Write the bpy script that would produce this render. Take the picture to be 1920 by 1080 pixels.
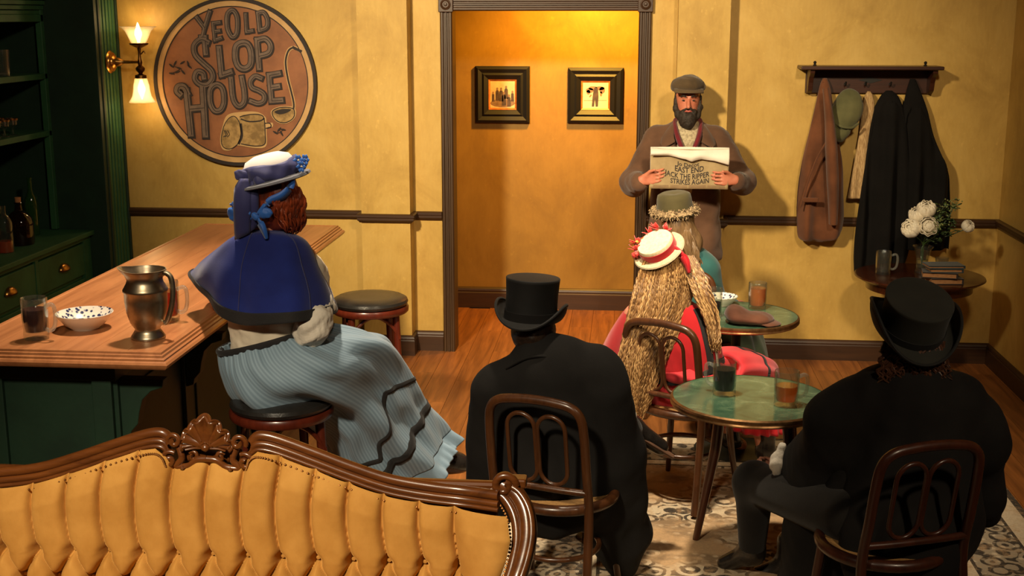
import bpy, bmesh, math, random
import numpy as np
from mathutils import Vector, Matrix, Euler
random.seed(7); np.random.seed(7)
D = bpy.data
for o in list(D.objects): D.objects.remove(o)
scene = bpy.context.scene
COL = scene.collection
PI = math.pi
R = math.radians

# ------------------------------------------------------------------ camera
CAM_H = 2.25; FPX = 2350.0; YAW = R(5.23); PITCH = R(12.24)
cd = D.cameras.new('camera'); cam = D.objects.new('camera', cd); COL.objects.link(cam)
cam.location = (0, 0, CAM_H); cam.rotation_euler = (PI/2 - PITCH, 0, YAW)
cd.sensor_width = 36; cd.lens = FPX/1920*36; cd.clip_start = 0.05
scene.camera = cam

# ------------------------------------------------------------------ world, lamps, exposure
w = D.worlds.new('world'); scene.world = w; w.use_nodes = True
w.node_tree.nodes['Background'].inputs[0].default_value = (1.0, 0.78, 0.5, 1)
w.node_tree.nodes['Background'].inputs[1].default_value = 0.004
scene.view_settings.view_transform = 'Standard'
scene.view_settings.look = 'None'
scene.view_settings.gamma = 1.0
scene.view_settings.use_curve_mapping = False
scene.view_settings.exposure = 0.0

def spot(name, loc, target, power, col, size=60, blend=0.8, radius=0.12):
    l = D.lights.new(name, 'SPOT'); l.energy = power; l.color = col
    l.spot_size = R(size); l.spot_blend = blend; l.shadow_soft_size = radius
    o = D.objects.new(name, l); COL.objects.link(o); o.location = loc
    o.rotation_euler = (Vector(target) - Vector(loc)).to_track_quat('-Z', 'Y').to_euler()
    return o
def area(name, loc, target, power, col, sx, sy):
    l = D.lights.new(name, 'AREA'); l.energy = power; l.color = col
    l.shape = 'RECTANGLE'; l.size = sx; l.size_y = sy
    o = D.objects.new(name, l); COL.objects.link(o); o.location = loc
    o.rotation_euler = (Vector(target) - Vector(loc)).to_track_quat('-Z', 'Y').to_euler()
    return o
WARM = (1.0, 0.74, 0.42)
spot('stage_lamp_key', (-2.1, 2.4, 3.95), (-0.55, 8.2, 1.55), 2150, (1.0, 0.80, 0.51), 53, 1.0, 0.20)
spot('stage_lamp_cross', (1.3, 2.0, 3.95), (0.1, 8.2, 1.5), 680, (1.0, 0.78, 0.49), 52, 1.0, 0.20)
spot('stage_lamp_bar', (-1.70, 5.3, 4.1), (-1.85, 5.1, 0.9), 800, (1.0, 0.82, 0.60), 56, 1.0, 0.10)
spot('stage_lamp_sofa', (-1.3, 0.3, 3.95), (-1.1, 3.05, 0.8), 1050, (1.0, 0.84, 0.60), 46, 0.9, 0.16)
spot('stage_lamp_tables', (-0.2, 4.6, 4.1), (0.05, 6.0, 0.5), 900, (1.0, 0.83, 0.6), 60, 1.0, 0.12)
spot('added_fill_left', (0.6, 2.2, 3.95), (-3.6, 7.3, 1.4), 330, (1.0, 0.80, 0.55), 40, 1.0, 0.2)  # added fill that lifts the shelf unit and left wall, no actual fixture
spot('added_fill_right', (2.1, 1.2, 3.9), (1.15, 4.4, 0.9), 230, (1.0, 0.80, 0.55), 40, 1.0, 0.12)  # invented weak fill so the black hat and cape at right stay readable
spot('hall_lamp', (-0.25, 8.82, 2.66), (-0.35, 9.7, 1.40), 330, (1.0, 0.50, 0.06), 140, 1.0, 0.07)

# ------------------------------------------------------------------ mesh helpers
_fw = np.array([-math.sin(YAW)*math.cos(PITCH), math.cos(YAW)*math.cos(PITCH), -math.sin(PITCH)])
_rt = np.array([math.cos(YAW), math.sin(YAW), 0.0]); _up = np.cross(_rt, _fw)
def at(px, py, y):
    "photo pixel at a known room depth y -> point in the room"
    d = _fw + _rt*(px-960)/FPX + _up*(540-py)/FPX
    t = y/d[1]; return Vector((d[0]*t, y, CAM_H + d[2]*t))

def new_mesh(name, V, F, smooth=True):
    me = D.meshes.new(name)
    V = np.asarray(V, dtype=np.float32)
    ls = np.array([len(f) for f in F], dtype=np.int32) if not isinstance(F, np.ndarray) else np.full(len(F), F.shape[1], np.int32)
    lv = F.astype(np.int32).ravel() if isinstance(F, np.ndarray) else np.fromiter((i for f in F for i in f), dtype=np.int32)
    me.vertices.add(len(V)); me.vertices.foreach_set('co', V.ravel())
    me.loops.add(len(lv)); me.loops.foreach_set('vertex_index', lv)
    me.polygons.add(len(ls))
    st = np.zeros(len(ls), np.int32); st[1:] = np.cumsum(ls)[:-1]
    me.polygons.foreach_set('loop_start', st)
    me.polygons.foreach_set('use_smooth', np.full(len(ls), smooth, dtype=bool))
    me.update(calc_edges=True); me.validate()
    return me

class G:
    def __init__(s): s.V = []; s.F = []; s.n = 0
    def add(s, V, F):
        s.V.extend([tuple(v) for v in V]); s.F.extend([tuple(i + s.n for i in f) for f in F]); s.n += len(V); return s
    def box(s, lo, hi, M=None):
        x0,y0,z0 = lo; x1,y1,z1 = hi
        V = [Vector(p) for p in ((x0,y0,z0),(x1,y0,z0),(x1,y1,z0),(x0,y1,z0),(x0,y0,z1),(x1,y0,z1),(x1,y1,z1),(x0,y1,z1))]
        if M is not None: V = [M @ v for v in V]
        return s.add(V, [(0,3,2,1),(4,5,6,7),(0,1,5,4),(1,2,6,5),(2,3,7,6),(3,0,4,7)])
    def cbox(s, c, size, M=None):
        return s.box([c[i]-size[i]/2 for i in range(3)], [c[i]+size[i]/2 for i in range(3)], M)
    def grid(s, P, closed_u=False, closed_v=False, cap0=False, cap1=False, flip=False):
        P = np.asarray(P); nv, nu = P.shape[:2]
        V = P.reshape(-1, 3); F = []
        for j in range(nv if closed_v else nv-1):
            j2 = (j+1) % nv
            for i in range(nu if closed_u else nu-1):
                i2 = (i+1) % nu
                f = (j*nu+i, j*nu+i2, j2*nu+i2, j2*nu+i)
                F.append(f[::-1] if flip else f)
        if cap0: f = tuple(range(nu)); F.append(f if flip else f[::-1])
        if cap1: f = tuple((nv-1)*nu+i for i in range(nu)); F.append(f[::-1] if flip else f)
        return s.add(V, F)
    def lathe(s, prof, c=(0,0,0), n=32, M=None, sx=1, sy=1, cap=True):
        P = np.zeros((len(prof), n, 3))
        for j,(r,z) in enumerate(prof):
            for i in range(n):
                a = 2*PI*i/n; p = Vector((r*math.cos(a)*sx, r*math.sin(a)*sy, z))
                if M is not None: p = M @ p
                P[j,i] = (p.x+c[0], p.y+c[1], p.z+c[2])
        return s.grid(P, True, False, cap and prof[0][0] > 1e-4, cap and prof[-1][0] > 1e-4)
    def tube(s, path, rad, n=10, closed=False, cap=True, flat=None):
        path = [Vector(p) for p in path]; m = len(path)
        if not hasattr(rad, '__len__'): rad = [rad]*m
        P = np.zeros((m, n, 3)); up = None
        for j in range(m):
            a = path[(j-1) % m] if (closed or j > 0) else path[0]
            b = path[(j+1) % m] if (closed or j < m-1) else path[-1]
            t = (b-a)
            if t.length < 1e-9: t = Vector((0,0,1))
            t.normalize()
            if up is None:
                up = Vector((0,0,1)) if abs(t.z) < .9 else Vector((1,0,0))
            sx = t.cross(up)
            if sx.length < 1e-6: sx = t.cross(Vector((0,1,0)))
            sx.normalize(); sy = sx.cross(t).normalized(); up = sy
            for i in range(n):
                g = 2*PI*i/n
                p = path[j] + sx*(math.cos(g)*rad[j]) + sy*(math.sin(g)*rad[j]*(flat or 1))
                P[j,i] = p
        return s.grid(P, True, closed, cap and not closed, cap and not closed)
    def prism(s, poly, z0, z1, M=None):
        n = len(poly)
        V = [Vector((p[0],p[1],z0)) for p in poly] + [Vector((p[0],p[1],z1)) for p in poly]
        if M is not None: V = [M @ v for v in V]
        F = [tuple(range(n))[::-1], tuple(range(n,2*n))] + [(i,(i+1)%n,(i+1)%n+n,i+n) for i in range(n)]
        return s.add(V, F)
    def sweep(s, path, prof, closed=False, side=1):
        "plan path of (x,y); profile of (outward offset, z); mitred corners"
        n = len(path); P = []
        for j in range(n):
            p = Vector(path[j]).to_2d()
            pa = Vector(path[j-1]).to_2d() if (j > 0 or closed) else None
            pb = Vector(path[(j+1) % n]).to_2d() if (j < n-1 or closed) else None
            d1 = (p-pa).normalized() if pa is not None else None
            d2 = (pb-p).normalized() if pb is not None else None
            if d1 is None: d1 = d2
            if d2 is None: d2 = d1
            n1 = Vector((d1.y,-d1.x))*side; n2 = Vector((d2.y,-d2.x))*side
            m = n1+n2
            if m.length < 1e-6: m = n1
            m.normalize(); k = 1/max(.3, m.dot(n1))
            P.append([(p.x+m.x*o*k, p.y+m.y*o*k, z) for o,z in prof])
        return s.grid(np.array(P), True, closed, not closed, not closed, flip=(side > 0))
    def build(s, name, mat, parent=None, smooth=True, bevel=0, seg=2, angle=40, solid=0, sub=0, offset=0):
        me = new_mesh(name, s.V, s.F, smooth)
        return link(name, me, mat, parent, bevel, seg, angle, solid, sub, offset, smooth)

def link(name, me, mat, parent=None, bevel=0, seg=2, angle=40, solid=0, sub=0, offset=0, smooth=True):
    o = D.objects.new(name, me); COL.objects.link(o)
    if mat is not None: me.materials.append(mat)
    if parent is not None: o.parent = parent
    if solid:
        m = o.modifiers.new('solid', 'SOLIDIFY'); m.thickness = solid; m.offset = offset
    if bevel:
        m = o.modifiers.new('bevel', 'BEVEL'); m.width = bevel; m.segments = seg; m.limit_method = 'ANGLE'; m.angle_limit = R(35)
    if sub:
        m = o.modifiers.new('sub', 'SUBSURF'); m.levels = sub; m.render_levels = sub
    if smooth:
        try:
            for e in me.edges: pass
            me.set_sharp_from_angle(angle=R(angle))
        except Exception: pass
    return o

def empty(name, loc=(0,0,0), rz=0.0):
    o = D.objects.new(name, None); COL.objects.link(o); o.location = loc; o.rotation_euler = (0,0,rz)
    o.empty_display_size = .05; return o
def tag(o, label, cat, group=None):
    o['label'] = label; o['category'] = cat
    if group: o['group'] = group
    return o
def thing(name, label, cat, loc=(0,0,0), rz=0.0, group=None):
    return tag(empty(name, loc, rz), label, cat, group)
def struct(o): o['kind'] = 'structure'; return o
def copy_tree(o, parent=None):
    c = o.copy(); COL.objects.link(c); c.parent = parent
    for ch in [x for x in list(D.objects) if x.parent == o]: copy_tree(ch, c)
    return c

def catmull(P, n, closed):
    "P (K,...) -> n samples of a Catmull-Rom curve along axis 0"
    P = np.asarray(P, float); K = len(P)
    if closed: t = np.arange(n)/n*K
    else: t = np.linspace(0, K-1, n)
    i = np.floor(t).astype(int)
    if not closed: i = np.minimum(i, K-2)
    f = (t-i).reshape((-1,)+(1,)*(P.ndim-1))
    def g(k):
        if closed: return P[k % K]
        lo = k < 0; hi = k > K-1
        Q = P[np.clip(k, 0, K-1)].copy()
        if lo.any(): Q[lo] = 2*P[0]-P[1]
        if hi.any(): Q[hi] = 2*P[-1]-P[-2]
        return Q
    p0,p1,p2,p3 = g(i-1),g(i),g(i+1),g(i+2)
    return .5*((2*p1)+(-p0+p2)*f+(2*p0-5*p1+4*p2-p3)*f*f+(-p0+3*p1-3*p2+p3)*f**3)
def cloft(rings, nu, nv, closed=True):
    A = np.array([[tuple(p) for p in r] for r in rings], float)
    A = np.stack([catmull(r, nu, closed) for r in A])
    return catmull(A, nv, False)
def er(c, a, b, K=16, ph=0.0):
    c, a, b = Vector(c), Vector(a), Vector(b)
    return [c + a*math.cos(2*PI*i/K+ph) + b*math.sin(2*PI*i/K+ph) for i in range(K)]
def normals(Pg, closed_u=True):
    du = (np.roll(Pg,-1,1)-np.roll(Pg,1,1)) if closed_u else np.gradient(Pg, axis=1)
    dv = np.gradient(Pg, axis=0)
    N = np.cross(du, dv); return N/np.maximum(1e-9, np.linalg.norm(N, axis=2, keepdims=True))
def wob(P, seed, freq, amp, octs=3):
    r = np.random.RandomState(seed); P = np.asarray(P); s = np.zeros(P.shape[:-1])
    for o in range(octs):
        for k in range(4):
            d = r.normal(size=3); d /= np.linalg.norm(d)
            s += np.sin((P@d)*freq*(1.9**o)*r.uniform(.7,1.4)+r.uniform(0,6.3))*amp/(2**o)/2.2
    return s
def smooth_path(pts, n, closed=False):
    return [Vector(p) for p in catmull([tuple(p) for p in pts], n, closed)]

# ------------------------------------------------------------------ signed-distance bodies -> one continuous surface
class Sdf:
    def __init__(s, vox=.01): s.v = vox; s.ops = []
    def cone(s, a, b, ra, rb, k=.03, sub=False):
        a = np.array(a, float); b = np.array(b, float)
        lo = np.minimum(a-ra, b-rb); hi = np.maximum(a+ra, b+rb)
        def f(p):
            ba = b-a; l2 = max(1e-9, ba@ba); pa = p-a
            t = np.clip((pa@ba)/l2, 0, 1)
            return np.linalg.norm(pa - t[...,None]*ba, axis=-1) - (ra+(rb-ra)*t)
        s.ops.append((f, lo, hi, k, sub)); return s
    def chain(s, pts, rads, k=.03):
        for i in range(len(pts)-1): s.cone(pts[i], pts[i+1], rads[i], rads[i+1], k)
        return s
    def ell(s, c, r, rot=None, k=.03, sub=False):
        c = np.array(c, float); r = np.array(r, float); m = np.array(Euler(rot).to_matrix()) if rot else np.eye(3)
        e = np.sqrt((m**2)@(r**2))
        def f(p):
            q = (p-c)@m; k0 = np.linalg.norm(q/r, axis=-1); k1 = np.linalg.norm(q/(r*r), axis=-1)
            return k0*(k0-1)/np.maximum(k1, 1e-6)
        s.ops.append((f, c-e, c+e, k, sub)); return s
    def rbox(s, c, h, rad=.01, rot=None, k=.02, sub=False):
        c = np.array(c, float); h = np.array(h, float); m = np.array(Euler(rot).to_matrix()) if rot else np.eye(3)
        e = np.abs(m)@h + rad
        def f(p):
            q = np.abs((p-c)@m)-(h-rad)
            return np.linalg.norm(np.maximum(q,0),axis=-1)+np.minimum(q.max(-1),0)-rad
        s.ops.append((f, c-e, c+e, k, sub)); return s
    def arrays(s):
        v = s.v
        lo = np.min([o[1] for o in s.ops if not o[4]], 0)-3*v; hi = np.max([o[2] for o in s.ops if not o[4]], 0)+3*v
        n = np.ceil((hi-lo)/v).astype(int)+1
        ax = [lo[i]+v*np.arange(n[i]) for i in range(3)]
        fld = np.full(n, 1.0, np.float32)
        for f,l,h,k,sub in s.ops:
            m = k+3*v
            i0 = np.clip(np.floor((l-m-lo)/v).astype(int), 0, n-1); i1 = np.clip(np.ceil((h+m-lo)/v).astype(int)+1, 1, n)
            if (i1 <= i0).any(): continue
            X = np.stack(np.meshgrid(ax[0][i0[0]:i1[0]], ax[1][i0[1]:i1[1]], ax[2][i0[2]:i1[2]], indexing='ij'), -1)
            d = f(X); sl = tuple(slice(i0[i], i1[i]) for i in range(3)); a = fld[sl]
            if sub:
                d = -d; hh = np.maximum(k-np.abs(a-d), 0)/k; fld[sl] = np.maximum(a,d)+hh*hh*k/4
            else:
                hh = np.maximum(k-np.abs(a-d), 0)/k; fld[sl] = np.minimum(a,d)-hh*hh*k/4
        return nets(fld, lo, v)
    def build(s, name, mat, parent=None, disp=None, angle=80):
        V, Q = s.arrays()
        if disp is not None:
            N = np.zeros_like(V); fn = np.cross(V[Q[:,2]]-V[Q[:,0]], V[Q[:,3]]-V[Q[:,1]])
            for i in range(4): np.add.at(N, Q[:,i], fn)
            N /= np.maximum(1e-9, np.linalg.norm(N, axis=1, keepdims=True))
            V = V + N*disp(V)[:,None]
        me = new_mesh(name, V, Q, True)
        return link(name, me, mat, parent, angle=angle)
def nets(f, lo, v):
    sg = f < 0; n = np.array(f.shape); c = n-1
    acc = np.zeros((*c,3), np.float32); cnt = np.zeros(c, np.float32); edges = []
    for ax in range(3):
        a = [slice(None)]*3; b = [slice(None)]*3; a[ax] = slice(0,-1); b[ax] = slice(1,None)
        f0 = f[tuple(a)]; f1 = f[tuple(b)]; cr = sg[tuple(a)] != sg[tuple(b)]
        I = np.argwhere(cr)
        t = f0[cr]/(f0[cr]-f1[cr])
        P = I.astype(np.float32); P[:,ax] += t
        o = [i for i in range(3) if i != ax]
        for d1 in (0,-1):
            for d2 in (0,-1):
                J = I.copy(); J[:,o[0]] += d1; J[:,o[1]] += d2
                ok = ((J >= 0) & (J < c)).all(1)
                np.add.at(acc, tuple(J[ok].T), P[ok]); np.add.at(cnt, tuple(J[ok].T), 1)
        edges.append((ax, I, sg[tuple(a)][cr]))
    act = cnt > 0; idx = -np.ones(c, np.int64); idx[act] = np.arange(act.sum())
    V = acc[act]/cnt[act][:,None]*v+lo
    Q = []
    for ax, I, s0 in edges:
        o = [(ax+1)%3, (ax+2)%3]; J = []
        for d1,d2 in ((0,0),(-1,0),(-1,-1),(0,-1)):
            K = I.copy(); K[:,o[0]] += d1; K[:,o[1]] += d2; J.append(K)
        ok = np.all([((K >= 0) & (K < c)).all(1) for K in J], 0)
        q = np.stack([idx[tuple(K[ok].T)] for K in J], 1); s1 = s0[ok]
        q[~s1] = q[~s1][:,::-1]; Q.append(q)
    return V, np.concatenate(Q)
# ------------------------------------------------------------------ materials
def S(r, g, b):
    f = lambda c: (c/255/12.92) if c/255 <= .04045 else ((c/255+.055)/1.055)**2.4
    return (f(r), f(g), f(b), 1)
def base(name):
    m = D.materials.new(name); m.use_nodes = True; nt = m.node_tree
    return m, nt, nt.nodes['Principled BSDF']
def tex(nt, kind, scale, stretch=(1,1,1), coord='Object', rot=(0,0,0), **kw):
    tc = nt.nodes.new('ShaderNodeTexCoord'); mp = nt.nodes.new('ShaderNodeMapping')
    mp.inputs['Scale'].default_value = stretch; mp.inputs['Rotation'].default_value = rot
    nt.links.new(tc.outputs[coord], mp.inputs['Vector'])
    t = nt.nodes.new(kind)
    nt.links.new(mp.outputs[0], t.inputs['Vector'])
    if 'Scale' in t.inputs: t.inputs['Scale'].default_value = scale
    for k, v in kw.items():
        if k in t.inputs: t.inputs[k].default_value = v
        else: setattr(t, k, v)
    return t
def ramp(nt, fac, stops):
    r = nt.nodes.new('ShaderNodeValToRGB'); e = r.color_ramp.elements
    while len(e) < len(stops): e.new(.5)
    for i,(p,c) in enumerate(stops): e[i].position = p; e[i].color = c
    nt.links.new(fac, r.inputs[0]); return r
def mixc(nt, fac, a, b, mode='MIX'):
    x = nt.nodes.new('ShaderNodeMix'); x.data_type = 'RGBA'; x.blend_type = mode
    if hasattr(fac, 'is_linked'): nt.links.new(fac, x.inputs[0])
    else: x.inputs[0].default_value = fac
    for s, i in ((a, 6), (b, 7)):
        if hasattr(s, 'is_linked'): nt.links.new(s, x.inputs[i])
        else: x.inputs[i].default_value = s
    return x.outputs[2]
def mth(nt, op, a, b=0.0):
    x = nt.nodes.new('ShaderNodeMath'); x.operation = op
    for s, i in ((a, 0), (b, 1)):
        if hasattr(s, 'is_linked'): nt.links.new(s, x.inputs[i])
        else: x.inputs[i].default_value = s
    return x.outputs[0]
def bump(nt, b, h, strength=.2, dist=.01):
    n = nt.nodes.new('ShaderNodeBump'); n.inputs['Strength'].default_value = strength; n.inputs['Distance'].default_value = dist
    nt.links.new(h, n.inputs['Height']); nt.links.new(n.outputs[0], b.inputs['Normal'])
def plain(name, c, rough=.5, metal=0, coat=0, sheen=0, spec=.5):
    m, nt, b = base(name)
    b.inputs['Base Color'].default_value = c; b.inputs['Roughness'].default_value = rough; b.inputs['Metallic'].default_value = metal
    b.inputs['Coat Weight'].default_value = coat; b.inputs['Sheen Weight'].default_value = sheen; b.inputs['Specular IOR Level'].default_value = spec
    return m
def mottle(name, c1, c2, scale=4, rough=.6, bmp=0, bscale=60, stretch=(1,1,1), metal=0, coat=0, sheen=0, lo=.35, hi=.65, detail=6, spec=.5, coord='Object'):
    m, nt, b = base(name)
    n = tex(nt, 'ShaderNodeTexNoise', scale, stretch, coord, Detail=detail, Roughness=.6)
    r = ramp(nt, n.outputs[0], [(lo, c1), (hi, c2)])
    nt.links.new(r.outputs[0], b.inputs['Base Color'])
    b.inputs['Roughness'].default_value = rough; b.inputs['Metallic'].default_value = metal
    b.inputs['Coat Weight'].default_value = coat; b.inputs['Sheen Weight'].default_value = sheen; b.inputs['Specular IOR Level'].default_value = spec
    if bmp:
        n2 = tex(nt, 'ShaderNodeTexNoise', bscale, stretch, coord, Detail=4)
        bump(nt, b, n2.outputs[0], bmp, .004)
    return m
def wood(name, c1, c2, axis='X', scale=5, rough=.35, coat=.0, c3=None, rnd=0):
    m, nt, b = base(name)
    st = {'X':(.07,1,1),'Y':(1,.07,1),'Z':(1,1,.07)}[axis]
    n = tex(nt, 'ShaderNodeTexNoise', scale*6, st, Detail=8, Roughness=.65, Distortion=.6)
    n2 = tex(nt, 'ShaderNodeTexNoise', scale*.5, st, Detail=3)
    r = ramp(nt, n.outputs[0], [(.3, c1), (.68, c2)])
    col = mixc(nt, mth(nt, 'MULTIPLY', n2.outputs[0], .55), r.outputs[0], c3 or c1)
    if rnd:
        oi = nt.nodes.new('ShaderNodeObjectInfo')
        hs = nt.nodes.new('ShaderNodeHueSaturation')
        v = mth(nt, 'ADD', mth(nt, 'MULTIPLY', oi.outputs['Random'], rnd), 1-rnd/2)
        nt.links.new(v, hs.inputs['Value']); nt.links.new(col, hs.inputs['Color']); col = hs.outputs[0]
    nt.links.new(col, b.inputs['Base Color'])
    b.inputs['Roughness'].default_value = rough; b.inputs['Coat Weight'].default_value = coat; b.inputs['Coat Roughness'].default_value = .15
    bump(nt, b, n.outputs[0], .12, .002)
    return m
def weave(name, c1, c2, scale=300, rough=.85, bmp=.3, sheen=.2, mscale=6, stripes=None):
    m, nt, b = base(name)
    n = tex(nt, 'ShaderNodeTexNoise', mscale, Detail=5); r = ramp(nt, n.outputs[0], [(.35, c1), (.65, c2)])
    nt.links.new(r.outputs[0], b.inputs['Base Color'])
    n2 = tex(nt, 'ShaderNodeTexNoise', scale, Detail=2)
    bump(nt, b, n2.outputs[0], bmp, .003)
    b.inputs['Roughness'].default_value = rough; b.inputs['Sheen Weight'].default_value = sheen; b.inputs['Specular IOR Level'].default_value = .25
    return m
def glassm(name, c=(1,1,1,1), rough=.02, ior=1.45, body=0.0, thin=True):
    "clear thin-walled glass: light passes straight through, edges and highlights reflect"
    m, nt, b = base(name); nt.nodes.remove(b); out = nt.nodes['Material Output']
    tr = nt.nodes.new('ShaderNodeBsdfTransparent'); tr.inputs[0].default_value = c
    gl = nt.nodes.new('ShaderNodeBsdfGlossy'); gl.inputs['Roughness'].default_value = rough
    lw = nt.nodes.new('ShaderNodeLayerWeight'); lw.inputs[0].default_value = .5
    fac = mth(nt, 'ADD', mth(nt, 'MULTIPLY', mth(nt, 'POWER', lw.outputs['Facing'], 2.2), .80), .035 if ior > 1.4 else .02)
    sh = tr.outputs[0]
    if body:
        df = nt.nodes.new('ShaderNodeBsdfDiffuse'); df.inputs[0].default_value = tuple(c[:3])+(1,)
        tl = nt.nodes.new('ShaderNodeBsdfTranslucent'); tl.inputs[0].default_value = tuple(c[:3])+(1,)
        ad = nt.nodes.new('ShaderNodeMixShader'); ad.inputs[0].default_value = .5; nt.links.new(df.outputs[0], ad.inputs[1]); nt.links.new(tl.outputs[0], ad.inputs[2])
        mb = nt.nodes.new('ShaderNodeMixShader'); mb.inputs[0].default_value = body
        nt.links.new(sh, mb.inputs[1]); nt.links.new(ad.outputs[0], mb.inputs[2]); sh = mb.outputs[0]
    mx = nt.nodes.new('ShaderNodeMixShader'); nt.links.new(fac, mx.inputs[0]); nt.links.new(sh, mx.inputs[1]); nt.links.new(gl.outputs[0], mx.inputs[2])
    nt.links.new(mx.outputs[0], out.inputs[0]); return m
def emis(name, c, strength):
    m, nt, b = base(name)
    b.inputs['Emission Color'].default_value = c; b.inputs['Emission Strength'].default_value = strength
    b.inputs['Base Color'].default_value = c
    return m

def plaster(name, c1, c2, c3):
    m, nt, b = base(name)
    n = tex(nt, 'ShaderNodeTexNoise', 2.6, (1,1,.75), Detail=10, Roughness=.66, Distortion=.5)
    r = ramp(nt, n.outputs[0], [(.34, c1), (.5, c2), (.68, c3)])
    n2 = tex(nt, 'ShaderNodeTexNoise', 26, (1,1,.7), Detail=6, Roughness=.7)
    sp = ramp(nt, n2.outputs[0], [(.60, (0,0,0,1)), (.72, (1,1,1,1))])
    col = mixc(nt, mth(nt, 'MULTIPLY', sp.outputs[0], .35), r.outputs[0], tuple(min(1, x*1.35) for x in c3[:3])+(1,))
    n3 = tex(nt, 'ShaderNodeTexNoise', 60, (1,1,.25), Detail=4)
    st = ramp(nt, n3.outputs[0], [(.35, (.965,.965,.965,1)), (.65, (1.015,1.015,1.015,1))])
    col = mixc(nt, 1.0, col, st.outputs[0], 'MULTIPLY')
    nt.links.new(col, b.inputs['Base Color']); b.inputs['Roughness'].default_value = .55
    b.inputs['Specular IOR Level'].default_value = .35
    bump(nt, b, n2.outputs[0], .07, .005)
    return m

M = {}
M['wall'] = plaster('ochre_plaster', (.43,.262,.060,1), (.53,.335,.082,1), (.60,.395,.112,1))
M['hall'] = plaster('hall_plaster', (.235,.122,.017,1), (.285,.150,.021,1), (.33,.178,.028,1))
M['dark'] = plain('dark_backdrop', (.02,.017,.014,1), .95)
M['ceil'] = plain('dark_ceiling', (.02,.017,.014,1), .9)
M['trim'] = wood('dark_trim_wood', S(48,28,14), S(74,46,24), 'X', 5, .45)
M['trimz'] = wood('dark_casing_wood', S(52,34,18), S(78,54,30), 'Z', 5, .45)
M['floor'] = wood('floor_plank_wood', S(100,56,24), S(172,106,50), 'Y', 4, .45, .0, S(122,74,34), .35)
M['slab'] = wood('subfloor_wood', S(84,50,24), S(132,82,42), 'Y', 4, .5)
M['bar'] = wood('bar_top_oak', S(140,86,50), S(186,124,78), 'Y', 3.2, .33, .1, S(160,100,60))
M['green'] = mottle('green_paint', S(30,74,42), S(42,90,54), 5, .6, .12, 40)
M['greend'] = mottle('dark_green_paint', S(12,38,23), S(19,48,30), 5, .62, .12, 40)
M['black'] = plain('black_metal', (.012,.011,.010,1), .4)
M['brass'] = mottle('aged_brass', S(170,120,60), S(205,155,85), 30, .28, metal=1)
M['bronze'] = mottle('dark_bronze', S(86,58,30), S(130,90,48), 40, .35, metal=1)
M['pewter'] = mottle('pewter', S(150,135,110), S(185,170,145), 14, .38, .05, 20, metal=1)
M['glass'] = glassm('clear_glass', (.90,.92,.88,1), .06, 1.5, .02)
M['glassh'] = glassm('glass_handle', (.86,.88,.84,1), .08, 1.5, .14)
M['frost'] = glassm('frosted_glass', (.95,.88,.76,1), .3, 1.45, .38)
M['bulb'] = emis('lamp_filament', (1,.72,.34,1), 16)
M['stout'] = glassm('dark_stout', (.11,.008,.007,1), .02, 1.33, .6)
M['stoutd'] = plain('black_stout', (.008,.0015,.001,1), .4, spec=.05)
M['ale'] = glassm('amber_ale', (.95,.42,.08,1), .02, 1.33, .40)
M['redale'] = glassm('red_ale', (.75,.17,.04,1), .02, 1.33, .45)
M['leather'] = mottle('black_leather', (.012,.011,.010,1), (.022,.02,.018,1), 12, .3, .15, 120)
M['stoolw'] = wood('mahogany', S(66,22,12), S(104,40,22), 'Z', 5, .3, .2)
M['chairw'] = wood('bentwood', S(58,32,16), S(98,58,30), 'Z', 6, .32, .15)
M['chaird'] = wood('dark_bentwood', S(52,26,16), S(84,42,26), 'Z', 6, .34, .15)
M['cane'] = mottle('cane_seat', S(150,110,62), S(176,134,80), 90, .6, .4, 160)
M['sofaw'] = wood('carved_walnut', S(74,38,14), S(118,66,26), 'X', 6, .3, .3)
M['nail'] = plain('nail_trim', S(120,78,36), .4, .8)
def velvet():
    m, nt, b = base('gold_velvet')
    n = tex(nt, 'ShaderNodeTexNoise', 9, Detail=6, Roughness=.6)
    r = ramp(nt, n.outputs[0], [(.3, S(172,120,52)), (.7, S(194,142,70))])
    nt.links.new(r.outputs[0], b.inputs['Base Color'])
    b.inputs['Roughness'].default_value = .8; b.inputs['Sheen Weight'].default_value = .6; b.inputs['Sheen Roughness'].default_value = .35
    b.inputs['Sheen Tint'].default_value = S(240,190,110); b.inputs['Specular IOR Level'].default_value = .2
    n2 = tex(nt, 'ShaderNodeTexNoise', 260, (1,1,.3), Detail=2); bump(nt, b, n2.outputs[0], .2, .002)
    return m
M['velvet'] = velvet()
def marble():
    m, nt, b = base('green_marble')
    n = tex(nt, 'ShaderNodeTexNoise', 7, Detail=8, Roughness=.6, Distortion=1.2)
    r = ramp(nt, n.outputs[0], [(.3, S(44,72,56)), (.5, S(66,96,74)), (.62, S(86,112,86)), (.75, S(142,156,126))])
    nt.links.new(r.outputs[0], b.inputs['Base Color']); b.inputs['Roughness'].default_value = .16
    b.inputs['Specular IOR Level'].default_value = .6
    return m
M['marble'] = marble()
M['rim'] = mottle('table_rim_brass', S(110,76,46), S(150,112,72), 30, .35, metal=.8)
M['sign_tan'] = mottle('sign_border_tan', S(178,138,86), S(196,156,102), 8, .6, .1, 50)
M['sign_brown'] = mottle('sign_field_brown', S(126,78,46), S(154,98,60), 5, .6, .12, 50)
M['ink'] = plain('ink_black', (.02,.012,.01,1), .7)
M['sign_grey'] = mottle('letter_grey', S(96,78,66), S(116,96,82), 20, .6)
M['pot_tan'] = mottle('pot_tan', S(128,100,54), S(176,142,86), 18, .6, lo=.4, hi=.6)
M['pale_line'] = plain('pale_line', S(196,158,104), .6)
M['china'] = None
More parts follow.
